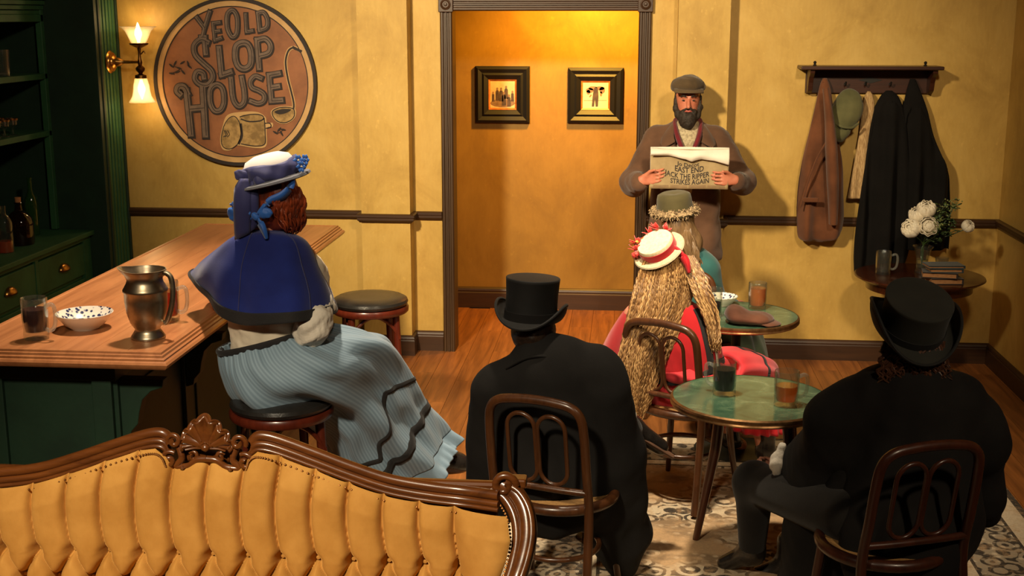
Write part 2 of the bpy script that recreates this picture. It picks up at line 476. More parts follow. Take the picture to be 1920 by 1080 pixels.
def china():
    m, nt, b = base('patterned_china')
    v = tex(nt, 'ShaderNodeTexVoronoi', 62, Randomness=1.0)
    n = tex(nt, 'ShaderNodeTexNoise', 36, Detail=3)
    f = mth(nt, 'ADD', v.outputs['Distance'], mth(nt, 'MULTIPLY', n.outputs[0], .9))
    r = ramp(nt, f, [(.74, S(44,50,84)), (.82, S(150,146,156)), (.90, S(222,212,198))])
    nt.links.new(r.outputs[0], b.inputs['Base Color']); b.inputs['Roughness'].default_value = .18
    return m
M['china'] = china()
M['chinaw'] = plain('cream_china', S(232,222,204), .2)
M['fblack'] = plain('picture_frame_black', (.005,.004,.0032,1), .5)
M['fgold'] = mottle('picture_slip_copper', S(150,80,30), S(190,110,48), 20, .4)
M['photo'] = mottle('old_photo_paper', S(190,150,104), S(214,178,130), 10, .5)
M['photo2'] = mottle('pale_photo_paper', S(226,196,146), S(236,210,164), 8, .5)
M['photo_ink'] = mottle('photo_sepia', S(52,36,26), S(84,62,44), 30, .6)
M['photo_mid'] = mottle('photo_mid_sepia', S(108,80,56), S(140,108,76), 30, .6)
M['lid'] = None
M['skin'] = mottle('skin', S(196,128,100), S(206,140,112), 20, .5)
M['skinm'] = mottle('ruddy_skin', S(186,108,82), S(200,126,98), 24, .5)
M['lips'] = plain('lips', S(176,92,80), .45)
M['eye'] = plain('shaded_eye_white', S(120,100,88), .35)  # whites darkened in colour to look shaded by the cap
M['iris'] = plain('iris', (.02,.014,.01,1), .25)
M['blackcloth'] = weave('black_wool', (.0075,.0065,.006,1), (.012,.0105,.0095,1), 400, .95, .25, 0)
M['blackcoat'] = weave('black_coat_wool', (.0032,.0026,.0024,1), (.0055,.0045,.004,1), 400, .98, .25, 0)
M['blackfelt'] = weave('black_felt', (.010,.0095,.009,1), (.015,.014,.013,1), 500, .7, .15, .03)
M['blackfelt2'] = weave('worn_black_felt', (.020,.020,.016,1), (.030,.029,.023,1), 500, .85, .15, .05)
M['blacktrim'] = weave('black_braid', (.012,.011,.011,1), (.022,.02,.02,1), 220, .8, .5, .1)
M['bluewool'] = weave('royal_blue_wool', S(20,32,100), S(28,44,122), 420, .85, .2, .25)
M['navy'] = weave('navy_taffeta', S(44,46,92), S(60,62,112), 400, .55, .1, .2)
M['sky'] = weave('sky_blue_ribbon', S(34,84,168), S(52,106,190), 300, .45, .1, .2)
M['whitefelt'] = weave('white_felt', S(186,182,184), S(200,196,196), 300, .85, .15, .1)
M['greyfelt'] = weave('grey_straw', S(92,94,104), S(120,120,128), 200, .8, .4, .1)
M['cream'] = weave('cream_cotton', S(214,200,176), S(228,214,190), 200, .8, .2, .1)
M['lacewhite'] = weave('white_lace', S(206,196,180), S(226,216,200), 120, .8, .5, .1)
def stripes(name, c1, c2, freq):
    m, nt, b = base(name)
    uv = nt.nodes.new('ShaderNodeUVMap'); sx = nt.nodes.new('ShaderNodeSeparateXYZ')
    nt.links.new(uv.outputs[0], sx.inputs[0])
    f = mth(nt, 'SINE', mth(nt, 'MULTIPLY', sx.outputs[0], freq*2*PI))
    r = ramp(nt, mth(nt, 'ADD', mth(nt, 'MULTIPLY', f, .5), .5), [(.25, c1), (.8, c2)])
    n = tex(nt, 'ShaderNodeTexNoise', 5, Detail=4)
    col = mixc(nt, mth(nt, 'MULTIPLY', n.outputs[0], .25), r.outputs[0], c2)
    nt.links.new(col, b.inputs['Base Color']); b.inputs['Roughness'].default_value = .7; b.inputs['Sheen Weight'].default_value = .15
    n2 = tex(nt, 'ShaderNodeTexNoise', 300, Detail=2); bump(nt, b, n2.outputs[0], .15, .002)
    return m
M['skirtblue'] = stripes('pinstriped_blue_cotton', S(108,130,146), S(130,152,168), 110)
M['ruffle'] = weave('pale_blue_cotton', S(116,142,160), S(132,156,174), 200, .75, .2, .1)
M['redhair'] = mottle('auburn_hair', S(84,28,12), S(150,64,30), 30, .42, .5, 90, (1,1,.15), lo=.3, hi=.7)
M['blonde'] = mottle('crimped_blonde_hair', S(120,86,50), S(168,126,78), 40, .45, .3, 90, (1,1,.2), lo=.3, hi=.7)
M['blondel'] = mottle('pale_blonde_strands', S(176,136,86), S(208,168,112), 40, .42)
M['blonded'] = mottle('dark_blonde_strands', S(84,56,30), S(120,84,48), 40, .45)
M['brownhair'] = mottle('dark_blonde_hair', S(70,50,32), S(132,104,70), 26, .45, .5, 90, (1,1,.15), lo=.3, hi=.7)
M['darkhair'] = mottle('dark_brown_hair', (.014,.008,.005,1), (.035,.018,.010,1), 40, .5, .5, 90)
M['auburn'] = mottle('dark_auburn_hair', (.035,.012,.005,1), (.09,.032,.013,1), 40, .5, .5, 90)
M['redcloth'] = weave('scarlet_wool', S(170,18,26), S(192,28,34), 400, .8, .2, .25)
M['redribbon'] = weave('red_ribbon', S(168,16,26), S(196,26,36), 300, .5, .1, .2)
M['coral'] = weave('coral_cotton', S(196,44,52), S(216,62,68), 300, .75, .2, .2)
M['redpetal'] = mottle('red_silk_petal', S(206,36,34), S(230,66,54), 40, .5, sheen=.3)
M['straw'] = mottle('cream_straw', S(212,192,152), S(232,214,178), 80, .7, .4, 200)
M['strawd'] = mottle('brim_straw', S(176,160,130), S(200,184,152), 80, .7, .5, 240)
M['olivefelt'] = weave('olive_felt', S(64,58,34), S(84,76,46), 300, .85, .2, .15)
M['fur'] = mottle('mottled_fur_trim', S(84,66,44), S(176,150,112), 70, .9, .8, 90, lo=.4, hi=.6)
M['teal'] = weave('teal_wool', S(30,74,74), S(44,92,90), 300, .8, .2, .2)
M['moss'] = weave('moss_green_cloth', S(58,72,50), S(72,86,60), 300, .85, .2, .15)
M['coatbrown'] = weave('brown_wool_coat', S(84,58,42), S(106,76,56), 260, .85, .3, .2)
M['coatrust'] = weave('rust_brown_coat', S(86,50,29), S(110,66,40), 260, .85, .3, .2)
M['tweed'] = weave('tweed_cap', S(70,56,38), S(96,78,54), 180, .9, .5, .15)
M['greencap'] = weave('green_moleskin', S(76,76,48), S(100,98,64), 260, .85, .3, .2)
M['browncap'] = weave('brown_suede', S(72,40,24), S(100,60,40), 260, .8, .3, .25)
M['maroon'] = weave('maroon_scarf', S(92,18,28), S(122,30,40), 200, .8, .3, .2)
M['shirt'] = mottle('printed_shirt', S(186,172,140), S(150,136,108), 60, .8, lo=.45, hi=.6)
M['paisley'] = weave('cream_waistcoat', S(176,156,116), S(196,178,138), 200, .8, .3, .1)
M['beard'] = mottle('dark_beard', (.012,.008,.005,1), (.034,.022,.014,1), 90, .7, .8, 160)
M['trouser'] = weave('dark_trousers', (.008,.0065,.0055,1), (.013,.011,.009,1), 260, .9, .2, .1)
M['paper'] = mottle('shaded_newsprint', S(150,128,90), S(168,146,106), 12, .75)  # front page tone darkened to carry the shadow below the folded flap
M['paperw'] = mottle('newsprint_white', S(222,212,196), S(232,224,210), 12, .75)
M['bootl'] = mottle('boot_leather', (.012,.010,.009,1), (.022,.018,.015,1), 20, .25, .1, 60)
M['sole'] = plain('boot_sole', S(96,66,46), .7)
M['rackwood'] = wood('dark_rack_wood', S(44,20,10), S(72,34,18), 'X', 5, .4, .1)
M['tablewood'] = wood('dark_mahogany', S(46,20,10), S(78,36,18), 'X', 5, .25, .3)
M['knit'] = mottle('cream_knit', S(150,116,74), S(196,164,116), 70, .9, .8, 160, (2.4,1,.35), lo=.38, hi=.62)
M['petal'] = mottle('white_petal', S(226,214,190), S(240,232,214), 30, .6, sheen=.2)
M['pollen'] = plain('flower_centre', S(214,150,60), .7)
M['leaf'] = mottle('leaf_green', S(34,54,24), S(62,84,40), 20, .5)
M['leafl'] = mottle('pale_leaf', S(110,124,70), S(150,158,104), 20, .6)
M['bookblue'] = weave('blue_book_cloth', S(30,44,52), S(42,58,64), 300, .6)
M['bookdark'] = weave('dark_book_cloth', S(26,20,18), S(40,30,26), 300, .6)
M['bookred'] = weave('russet_book_cloth', S(120,64,34), S(146,84,46), 300, .6)
M['pages'] = mottle('book_pages', S(140,96,58), S(172,124,80), 60, .8, stretch=(1,1,12))
M['cork'] = mottle('cork', S(150,98,56), S(176,122,76), 40, .8)
M['greenglass'] = glassm('green_bottle_glass', (.16,.42,.10,1), .03, 1.5, .15)
M['darkglass'] = glassm('brown_bottle_glass', (.16,.07,.035,1), .03, 1.5, .1)
def rugmat():
    m, nt, b = base('distressed_rug')
    tc = nt.nodes.new('ShaderNodeTexCoord'); sp = nt.nodes.new('ShaderNodeSeparateXYZ'); nt.links.new(tc.outputs['Object'], sp.inputs[0])
    HX, HY = 1.21, 1.66
    dx = mth(nt, 'SUBTRACT', HX, mth(nt, 'ABSOLUTE', sp.outputs[0])); dy = mth(nt, 'SUBTRACT', HY, mth(nt, 'ABSOLUTE', sp.outputs[1]))
    d = mth(nt, 'MINIMUM', dx, dy)
    cream, sand, grey, dark = S(208,190,160), S(186,152,112), S(118,106,90), S(60,54,48)
    # vine-like motif of rings: voronoi cells contoured
    v = tex(nt, 'ShaderNodeTexVoronoi', 10.5, Randomness=.7); v2 = tex(nt, 'ShaderNodeTexVoronoi', 22, Randomness=1)
    n = tex(nt, 'ShaderNodeTexNoise', 11, Detail=6, Roughness=.65, Distortion=.8)
    ring = mth(nt, 'SINE', mth(nt, 'MULTIPLY', mth(nt, 'ADD', v.outputs['Distance'], mth(nt, 'MULTIPLY', n.outputs[0], .35)), 17))
    mot = ramp(nt, mth(nt, 'ADD', mth(nt, 'MULTIPLY', ring, .5), .5), [(.30, dark), (.42, grey), (.55, cream)])
    spots = ramp(nt, v2.outputs['Distance'], [(.20, cream), (.30, grey), (.42, dark)])
    nb = tex(nt, 'ShaderNodeTexNoise', 2.6, Detail=3)
    field = mixc(nt, ramp(nt, nb.outputs[0], [(.42, (0,0,0,1)), (.56, (1,1,1,1))]).outputs[0], mot.outputs[0], sand)
    field = mixc(nt, ramp(nt, tex(nt, 'ShaderNodeTexNoise', 3.7, (1,2.2,1), Detail=5).outputs[0], [(.5, (0,0,0,1)), (.62, (1,1,1,1))]).outputs[0], field, mixc(nt, .5, spots.outputs[0], sand))
    border = mixc(nt, .45, mot.outputs[0], spots.outputs[0])
    def band(lo, hi): return mth(nt, 'MULTIPLY', mth(nt, 'GREATER_THAN', d, lo), mth(nt, 'LESS_THAN', d, hi))
    col = mixc(nt, mth(nt, 'GREATER_THAN', d, .47), border, field)
    for lo, hi, c in ((0,.035,dark), (.035,.13,cream), (.13,.145,dark), (.385,.40,dark), (.40,.455,cream), (.455,.47,dark)):
        col = mixc(nt, band(lo, hi), col, c)
    wear = tex(nt, 'ShaderNodeTexNoise', 16, Detail=8, Roughness=.75)
    col = mixc(nt, ramp(nt, wear.outputs[0], [(.50, (0,0,0,1)), (.66, (.8,.8,.8,1))]).outputs[0], col, sand)
    col = mixc(nt, ramp(nt, tex(nt, 'ShaderNodeTexNoise', 90, Detail=3).outputs[0], [(.35, (.0,.0,.0,1)), (.8, (.35,.35,.35,1))]).outputs[0], col, grey)
    nt.links.new(col, b.inputs['Base Color']); b.inputs['Roughness'].default_value = .95; b.inputs['Specular IOR Level'].default_value = .1
    n3 = tex(nt, 'ShaderNodeTexNoise', 240, Detail=2); bump(nt, b, n3.outputs[0], .4, .004)
    return m
M['rug'] = rugmat()
# ================================================================== SETTING
YW = 8.27; XR = 2.405; XL = -4.35; YH = 9.594; YN = -1.6; ZC = 4.3
def struct_box(name, boxes, mat, **kw):
    g = G()
    for lo, hi in boxes: g.box(lo, hi)
    return struct(g.build(name, mat, None, False, **kw))
floor = struct_box('floor', [((XL,YN,-.08),(XR,3.2,0)), ((XL,3.2,-.08),(-1.70,YH,0)), ((-1.70,3.2,-.08),(XR,YH,-.014))], M['slab'])
PW = .163; rowx = -1.70; row = 0; lens = [1.30, 1.05, 1.30, 1.15]
plank_me = {}
while rowx < XR-.01:
    x1 = min(rowx+PW, XR); y = 3.2 - [0,.62,.28,.9,.45,.77][row % 6]; k = row
    while y < YH:
        L = lens[k % 4]; y0 = max(y, 3.2); y1 = min(y+L, YH); k += 1; y += L
        if y1-y0 < .05: continue
        key = (round(x1-rowx,4), round(y1-y0,3))
        if key not in plank_me:
            gp = G().box((0,0,-.014),(key[0]-.0022, key[1]-.0022, 0))
            plank_me[key] = new_mesh('plank', gp.V, gp.F, False); plank_me[key].materials.append(M['floor'])
        p = D.objects.new('plank', plank_me[key]); COL.objects.link(p); p.location = (rowx, y0, 0); p.parent = floor
    rowx = x1; row += 1
DX0, DX1, DZ = -1.145, .062, 2.283
struct_box('wall_back', [((XL,YW,0),(DX0-.02,YW+.14,ZC)), ((DX1+.02,YW,0),(XR+.14,YW+.14,ZC)), ((DX0-.02,YW,DZ+.02),(DX1+.02,YW+.14,ZC)),
    ((-1.75,8.13,0),(-1.423,YW+.02,ZC)), ((.308,8.13,0),(.632,YW+.02,ZC))], M['wall'])
struct_box('wall_right', [((XR,YN,0),(XR+.14,YW,ZC))], M['wall'])
struct_box('wall_left', [((XL-.14,YN,0),(XL,YW+.14,ZC))], M['wall'])
struct_box('wall_front', [((XL-.14,YN-.14,0),(XR+.14,YN,ZC))], M['dark'])
struct_box('ceiling', [((XL-.14,YN-.14,ZC),(XR+.14,YW+.14,ZC+.1))], M['ceil'])
struct_box('wall_hall', [((-2.9,YH,0),(1.9,YH+.12,2.9)), ((-3.0,YW+.14,0),(-2.9,YH+.12,2.9)), ((1.9,YW+.14,0),(2.0,YH+.12,2.9)), ((-3.0,YW+.14,2.9),(2.0,YH+.12,3.0))], M['hall'])
railp = [(0,.906),(.012,.908),(.018,.918),(.026,.925),(.026,.940),(.032,.946),(.032,.960),(.022,.966),(0,.966)]
basep = [(0,0),(.020,0),(.020,.100),(.015,.108),(.018,.116),(.014,.128),(.006,.136),(0,.138)]
def run(name, path, prof, mat, side=1):
    return struct(G().sweep(path, prof, False, side).build(name, mat, None, True, angle=25))
Lp = [(XL,YW),(-1.75,YW),(-1.75,8.13),(-1.423,8.13),(-1.423,YW),(-1.228,YW)]
Rp = [(.125,YW),(.308,YW),(.308,8.13),(.632,8.13),(.632,YW),(XR,YW),(XR,YN)]
run('trim_1', Lp, railp, M['trim']); run('trim_2', Rp, railp, M['trim'])
run('baseboard_back', Lp, basep, M['trim']); run('baseboard_right', Rp, basep, M['trim'])
run('baseboard_hall', [(-2.9,YH),(1.9,YH)], [(o*1.2, z*1.2) for o,z in basep], M['trim'])
# doorway casing with reeded posts, header and corner blocks
door = struct(empty('door_1', ((DX0+DX1)/2, YW, 0)))
cx = (DX0+DX1)/2
reed = [(0,0),(0,-.022),(.008,-.03),(.018,-.03),(.024,-.022),(.032,-.022),(.036,-.031),(.044,-.031),(.048,-.022),(.056,-.022),(.062,-.03),(.072,-.03),(.08,-.022),(.08,0)]
for x0, flip in ((DX0-.08, 1), (DX1, 1)):
    g = G(); P = [[(x0-cx+o, d, z) for o,d in reed] for z in (0, DZ)]
    g.grid(np.array(P), True, False, True, True, flip=True); g.build('casing_post', M['trimz'], door, False)
g = G(); P = [[(x, d, DZ+o) for o,d in reed] for x in (DX0-cx, DX1-cx)]
g.grid(np.array(P), True, False, True, True); g.build('casing_header', M['trim'], door, False)
for x0 in (DX0-.088, DX1-.008):
    b = G().box((x0-cx,-.042,DZ-.008),(x0-cx+.096,0,DZ+.09)).build('corner_block', M['trim'], door, False, bevel=.004)
    G().lathe([(.034,0),(.034,.006),(.026,.010),(.020,.004),(.012,.004),(.008,.012),(0,.013)], n=24,
        M=Matrix.Translation((x0-cx+.048,-.042,DZ+.041)) @ Matrix.Rotation(PI/2,4,'X')).build('rosette', M['trim'], b)
G().box((DX0-cx-.02,0,0),(DX0-cx,.14,DZ)).build('jamb', M['trimz'], door, False)
G().box((DX1-cx,0,0),(DX1-cx+.02,.14,DZ)).build('jamb', M['trimz'], door, False)
G().box((DX0-cx-.02,0,DZ),(DX1-cx+.02,.14,DZ+.02)).build('jamb', M['trim'], door, False)

# ================================================================== SHELF UNIT, BASE CABINET, WORKTOP (left)
su = thing('shelf_unit', 'tall dark green shelf unit with a fluted pilaster beside the round sign', 'shelves', (-3.75, 6.6, 0))
ox, oy = 3.75, -6.6
def sub(g, name, mat, par=su, **kw): return g.build(name, mat, par, False, **kw)
sub(G().box((-4.30+ox,4.9+oy,.875),(-4.27+ox,7.96+oy,3.2)), 'back_panel', M['greend'])
sub(G().box((-4.28+ox,7.90+oy,0),(-3.40+ox,7.955+oy,3.2)), 'end_panel', M['greend'], bevel=.003)
sub(G().box((-3.775+ox,7.86+oy,.875),(-3.735+ox,7.90+oy,3.2)), 'stile', M['green'], bevel=.003)
for zz in (1.525, 1.89):
    sub(G().box((-4.27+ox,4.9+oy,zz-.036),(-3.735+ox,7.895+oy,zz)), 'shelf', M['green'], bevel=.003)
sub(G().box((-4.27+ox,4.9+oy,2.215),(-3.735+ox,7.895+oy,2.26)), 'rail', M['green'], bevel=.003)
g = G()
for i in range(4): g.box((-4.27+ox,4.9+oy,2.26+i*.03),(-3.74+ox+i*.012,7.895+oy,2.286+i*.03))
sub(g, 'cornice', M['green'], bevel=.003)
pil = sub(G().box((-3.75+ox,7.955+oy,0),(-3.412+ox,8.262+oy,3.2)), 'pilaster', M['green'], bevel=.004)
for k in range(5):
    y0 = 7.985+k*.052
    sub(G().box((-3.414+ox,y0+oy,.2),(-3.398+ox,y0+.034+oy,3.1)), 'reed', M['green'], pil, bevel=.006)
sub(G().box((-3.42+ox,7.945+oy,0),(-3.390+ox,7.972+oy,3.2)), 'edge_bead', M['greend'], pil, bevel=.006)
sub(G().box((-3.42+ox,8.235+oy,0),(-3.390+ox,8.262+oy,3.2)), 'edge_bead', M['greend'], pil, bevel=.006)
wt = tag(G().box((-4.27,4.9,.838),(-3.495,7.895,.87)).build('counter_worktop', M['green'], None, False, bevel=.006), 'green painted worktop carrying bottles under the shelves', 'worktop')
bc = thing('base_cabinet', 'green base cabinet with brass cup pulls behind the bar', 'cabinet', (-3.9, 6.5, 0)); ox, oy = 3.9, -6.5
sub(G().box((-4.26+ox,4.9+oy,.0),(-3.555+ox,7.892+oy,.838)), 'body', M['green'], bc)
sub(G().box((-3.555+ox,4.9+oy,.81),(-3.527+ox,7.892+oy,.838)), 'top_rail', M['green'], bc, bevel=.002)
ys = [7.82, 7.12, 6.41, 5.70, 5.0]
for i in range(4):
    ya, yb = ys[i+1]+.03, ys[i]-.02
    sub(G().box((-3.555+ox,ys[i+1]-.02+oy,0),(-3.527+ox,ys[i+1]+.02+oy,.81)), 'stile', M['green'], bc, bevel=.002)
    dr = sub(G().box((-3.553+ox,ya+oy,.59),(-3.532+ox,yb+oy,.795)), 'drawer', M['green'], bc, bevel=.004)
    g = G(); P = []
    for j in range(7):
        a = PI*j/12; P.append([(.036*math.cos(b)*math.cos(a)-3.532+ox, .064*math.sin(b)*math.cos(a)+(ya+yb)/2+oy, .680+.044*math.sin(a)) for b in np.linspace(-PI/2, PI/2, 13)])
    g.grid(np.array(P)); g.build('cup_pull', M['brass'], dr, True, solid=.004)
    dd = sub(G().box((-3.553+ox,ya+oy,.08),(-3.532+ox,yb+oy,.565)), 'door', M['green'], bc, bevel=.004)
sub(G().box((-3.555+ox,7.79+oy,0),(-3.527+ox,7.892+oy,.81)), 'stile', M['green'], bc, bevel=.002)

# ================================================================== BAR
bar = thing('bar_counter', 'dark green panelled bar counter with corbels under an oak top', 'bar counter', (-2.1, 5.6, 0)); ox, oy = 2.1, -5.6
bx0, bx1, by0, by1 = -2.38, -1.885, 4.32, 6.90
def bsub(lo, hi, name, mat=M['greend'], bev=.003, par=bar): return G().box([lo[0]+ox,lo[1]+oy,lo[2]],[hi[0]+ox,hi[1]+oy,hi[2]]).build(name, mat, par, False, bevel=bev)
bsub((bx0,by0,0),(bx1,by1,1.0),'body')
bsub((bx0-.01,by0-.02,0),(bx1+.02,by1+.01,.14),'plinth')
bsub((bx0,by0-.02,.93),(bx1+.02,by1,1.005),'frieze')
for y0 in (by0-.0, 5.02, 5.74, 6.46, 6.86):
    bsub((bx1,y0,.14),(bx1+.018,y0+.075,.93),'stile')
for x0 in (bx0, bx1-.075): bsub((x0,by0-.018,.14),(x0+.075,by0,.93),'stile')
for y0 in (4.46, 5.18, 5.90):
    bsub((bx1,y0,.24),(bx1+.009,y0+.44,.86),'panel', M['greend'], .006)
for y0 in (4.335, 5.035, 5.755, 6.475):
    g = G(); pts = []
    prof = [(0,.93),(.17,.93),(.165,.90),(.12,.885),(.085,.85),(.07,.80),(.062,.755),(.035,.725),(.03,.70),(.0,.69)]
    for xx, zz in prof: pts.append((xx, zz))
    V = [(bx1+.018+ox+p[0], y0+oy, p[1]) for p in pts]+[(bx1+.018+ox+p[0], y0+.055+oy, p[1]) for p in pts]; n = len(pts)
    g.add(V, [tuple(range(n)), tuple(range(n,2*n))[::-1]]+[(i,i+n,(i+1)%n+n,(i+1)%n) for i in range(n)])
    g.build('corbel', M['greend'], bar, False, bevel=.003)
# oak top: boards + moulded edge
ot = thing('oak_worktop', 'oak bar top with moulded edge holding the pewter pitcher', 'bar top', (-2.04, 5.6, 1.0)); ox, oy = 2.04, -5.6
tx0, tx1, ty0, ty1 = -2.43, -1.652, 4.21, 7.01
nb = 6
for i in range(nb):
    a = tx0+(tx1-tx0)*i/nb; b = tx0+(tx1-tx0)*(i+1)/nb
    G().box((a+ox+.0004, ty0+oy, .035),(b+ox-.0004, ty1+oy, .070)).build('board', M['bar'], ot, False, bevel=.0012)
edge = [(-.004,.008),(.004,.008),(.022,.012),(.032,.022),(.036,.032),(.030,.040),(.022,.044),(.022,.050),(.014,.054),(.012,.062),(.006,.064),(.004,.0715),(-.012,.0725),(-.018,.070),(-.018,.060)]
G().sweep([(tx0+ox,ty0+oy),(tx1+ox,ty0+oy),(tx1+ox,ty1+oy),(tx0+ox,ty1+oy)], edge, True, 1).build('edge_moulding', M['bar'], ot, True, angle=25)
G().box((tx0+ox+.02,ty0+oy+.02,.005),(tx1+ox-.02,ty1+oy-.02,.036)).build('underside', M['bar'], ot, False)

# ================================================================== ROUND SIGN
sg = thing('round_sign', 'round tan and brown painted sign lettered ye old slop house', 'sign', (-2.607, YW, 1.818)); SR = .555
RX = Matrix.Rotation(PI/2, 4, 'X')
def disc(r0, r1, y0, y1, name, mat, par=sg):
    g = G(); prof = [(r0,y0),(r1,y0),(r1,y1),(r0,y1)] if r0 > 0 else [(r1,y0),(r1,y1)]
    g.lathe(prof+([prof[0]] if r0 > 0 else []), n=96, M=RX, cap=(r0 == 0)); return g.build(name, mat, par, True, angle=30)
disc(0, SR-.02, .002, .022, 'board', M['sign_brown'])
disc(SR-.022, SR, .002, .036, 'rim', M['ink'])
disc(.498, SR-.02, .022, .026, 'border_ring', M['sign_tan'])
disc(.492, .498, .022, .0275, 'border_line', M['ink'])
PXM = 278.0*3.485
def s2(x, y): return ((x-566)/PXM, -(y-530)/PXM)        # sign drawing units -> metres on the board
def ribbon(g, pts, wdt, y, n=0, closed=False, k=1.0):
    P = [Vector((*s2(*p), 0)) for p in pts]
    if n: P = smooth_path(P, n, closed)
    m = len(P); L = []; Rr = []
    ww = wdt/PXM/2
    for j in range(m):
        a = P[j-1] if (j > 0 or closed) else P[j]; b = P[(j+1) % m] if (j < m-1 or closed) else P[j]
        t = (b-a); t = t.normalized() if t.length > 1e-9 else Vector((1,0,0)); nn = Vector((-t.y, t.x, 0))
        e = Vector((0,0,0))
        if not closed and j == 0: e = -t*ww*k
        if not closed and j == m-1: e = t*ww*k
        L.append(P[j]+nn*ww+e); Rr.append(P[j]-nn*ww+e)
    V = [(p.x, -y, p.y) for p in L]+[(p.x, -y, p.y) for p in Rr]
    V += [(p.x, -y+.004, p.y) for p in L]+[(p.x, -y+.004, p.y) for p in Rr]
    F = []
    for j in range(m if closed else m-1):
        j2 = (j+1) % m
        F += [(j, j+m, j2+m, j2), (j, j2, j2+2*m, j+2*m), (j+m, j+3*m, j2+3*m, j2+m)]
    if not closed: F += [(0, 2*m, 3*m, m), (m-1, 2*m-1, 4*m-1, 3*m-1)]
    g.add(V, F)
LET = {  # strokes in drawing units: (points, smooth samples, closed)
 'Y': (26, [([(335,120),(382,185),(366,240)],0,0), ([(420,85),(382,185)],0,0), ([(352,242),(385,242)],0,0)]),
 'E': (22, [([(440,155),(446,262)],0,0), ([(440,155),(482,150)],0,0), ([(443,208),(478,203)],0,0), ([(446,262),(486,248)],0,0)]),
 'O': (27, [([(562,75),(535,105),(532,185),(560,240),(592,215),(600,130),(585,85)],40,1)]),
 'L': (22, [([(655,100),(657,208)],0,0), ([(657,208),(694,202)],0,0)]),
 'D': (25, [([(735,92),(742,200)],0,0), ([(735,92),(772,88),(795,130),(788,180),(742,200)],26,0)]),
 'S': (34, [([(398,275),(352,258),(308,295),(312,355),(365,410),(412,455),(418,505),(380,545),(330,540),(300,505),(318,462),(355,470),(362,500)],60,0), ([(378,262),(382,345)],0,0)]),
 'L2': (36, [([(470,312),(478,482)],0,0), ([(478,482),(540,462)],0,0)]),
 'O2': (38, [([(628,278),(585,300),(575,370),(592,425),(632,442),(672,415),(680,345),(664,292)],44,1)]),
 'P': (34, [([(722,258),(728,438)],0,0), ([(722,262),(775,252),(808,290),(795,340),(726,362)],30,0)]),
 'H': (42, [([(240,585),(255,865)],0,0), ([(350,555),(352,870)],0,0), ([(250,700),(350,690)],0,0), ([(245,600),(225,560),(190,558),(178,585),(196,605)],24,0)]),
 'O3': (34, [([(430,545),(398,580),(395,660),(420,710),(462,705),(486,655),(484,580),(462,548)],44,1)]),
 'U': (33, [([(540,505),(548,630),(580,680),(618,655),(624,590),(612,498)],34,0)]),
 'S2': (30, [([(738,500),(700,488),(668,520),(675,560),(720,580),(752,605),(750,645),(712,662),(665,648)],40,0)]),
 'E2': (34, [([(792,480),(800,645)],0,0), ([(792,482),(858,470)],0,0), ([(796,560),(850,552)],0,0), ([(800,645),(868,640)],0,0)]),
}
for ch, (wd, strokes) in LET.items():
    g = G(); g2 = G(); g3 = G()
    for q_, (pts, n, cl) in enumerate(strokes):
        e_ = q_*.00035
        ribbon(g, [(a+3, b+3) for a, b in pts], wd+11, .0272+e_, n, bool(cl)); ribbon(g2, pts, wd-6, .0290+e_, n, bool(cl), .85)
        ribbon(g3, [(a+wd*.16, b+wd*.06) for a, b in pts], 3.6, .0312+e_, n, bool(cl), .1)
    L = g.build('letter', M['ink'], sg, False); g2.build('letter_face', M['sign_grey'], L, False); g3.build('inline', M['ink'], L, False)
def blob(g, pts, y, n=48, th=.004):
    P = [Vector((*s2(*p),0)) for p in pts]; P = smooth_path(P, n, True) if n else P
    m = len(P); V = [(p.x,-y,p.y) for p in P]+[(p.x,-y+th,p.y) for p in P]
    # sign faces -Y
    area2 = sum(P[i].x*P[(i+1)%m].y-P[(i+1)%m].x*P[i].y for i in range(m))
    f = tuple(range(m)); f = f if area2 > 0 else f[::-1]
    g.add(V, [f]+[(i,i+m,(i+1)%m+m,(i+1)%m) for i in range(m)])
pot_o = [(510,745),(600,725),(700,725),(752,755),(760,790),(795,790),(795,815),(758,825),(750,930),(680,945),(560,930),(520,960),(470,955),(455,900),(475,815)]
g = G(); blob(g, [((x-620)*1.04+620, (y-840)*1.06+840) for x,y in pot_o], .0272, 80); pt = g.build('pot_picture', M['pale_line'], sg, False)
g = G(); blob(g, [(590,750),(650,735),(720,735),(748,760),(752,860),(745,925),(680,938),(590,925),(580,840)], .0285, 60); g.build('pot', M['pot_tan'], pt, False)
g = G(); blob(g, [(555,748),(585,790),(592,850),(570,920),(515,958),(468,945),(458,895),(478,815),(515,760)], .0298, 60); g.build('pot_lid', M['pot_tan'], pt, False)
g = G(); ribbon(g, [(555,748),(585,790),(592,850),(570,920),(515,958),(468,945),(458,895),(478,815),(515,760)], 5, .0304, 60, True)
ribbon(g, [(590,750),(650,735),(720,735),(748,760),(752,860),(745,925),(680,938),(590,925)], 6, .0304, 60)
ribbon(g, [(598,765),(650,780),(720,775),(748,760)], 8, .0304, 30); ribbon(g, [(755,790),(785,790),(792,812),(760,822)], 6, .0304, 24)
ribbon(g, [(592,800),(596,870),(575,920)], 16, .0304, 20)
for dx in (0,14,-10): ribbon(g, [(490+dx,840),(500+dx,865),(486+dx,880)], 5, .0306, 10)
g.build('pot_lines', M['ink'], pt, False)
lad = [(990,322),(960,308),(925,330),(905,400),(915,500),(935,590),(948,660),(945,700)]
g = G(); ribbon(g, lad, 22, .0272, 60); ld = g.build('ladle_picture', M['pale_line'], sg, False)
g = G(); ribbon(g, lad, 12, .0285, 60); ribbon(g, [(1005,330),(960,308)], 17, .0287); g.build('ladle_handle', M['ink'], ld, False)
bw = [(805,715),(850,690),(920,688),(950,705),(945,750),(900,782),(850,782),(815,755)]
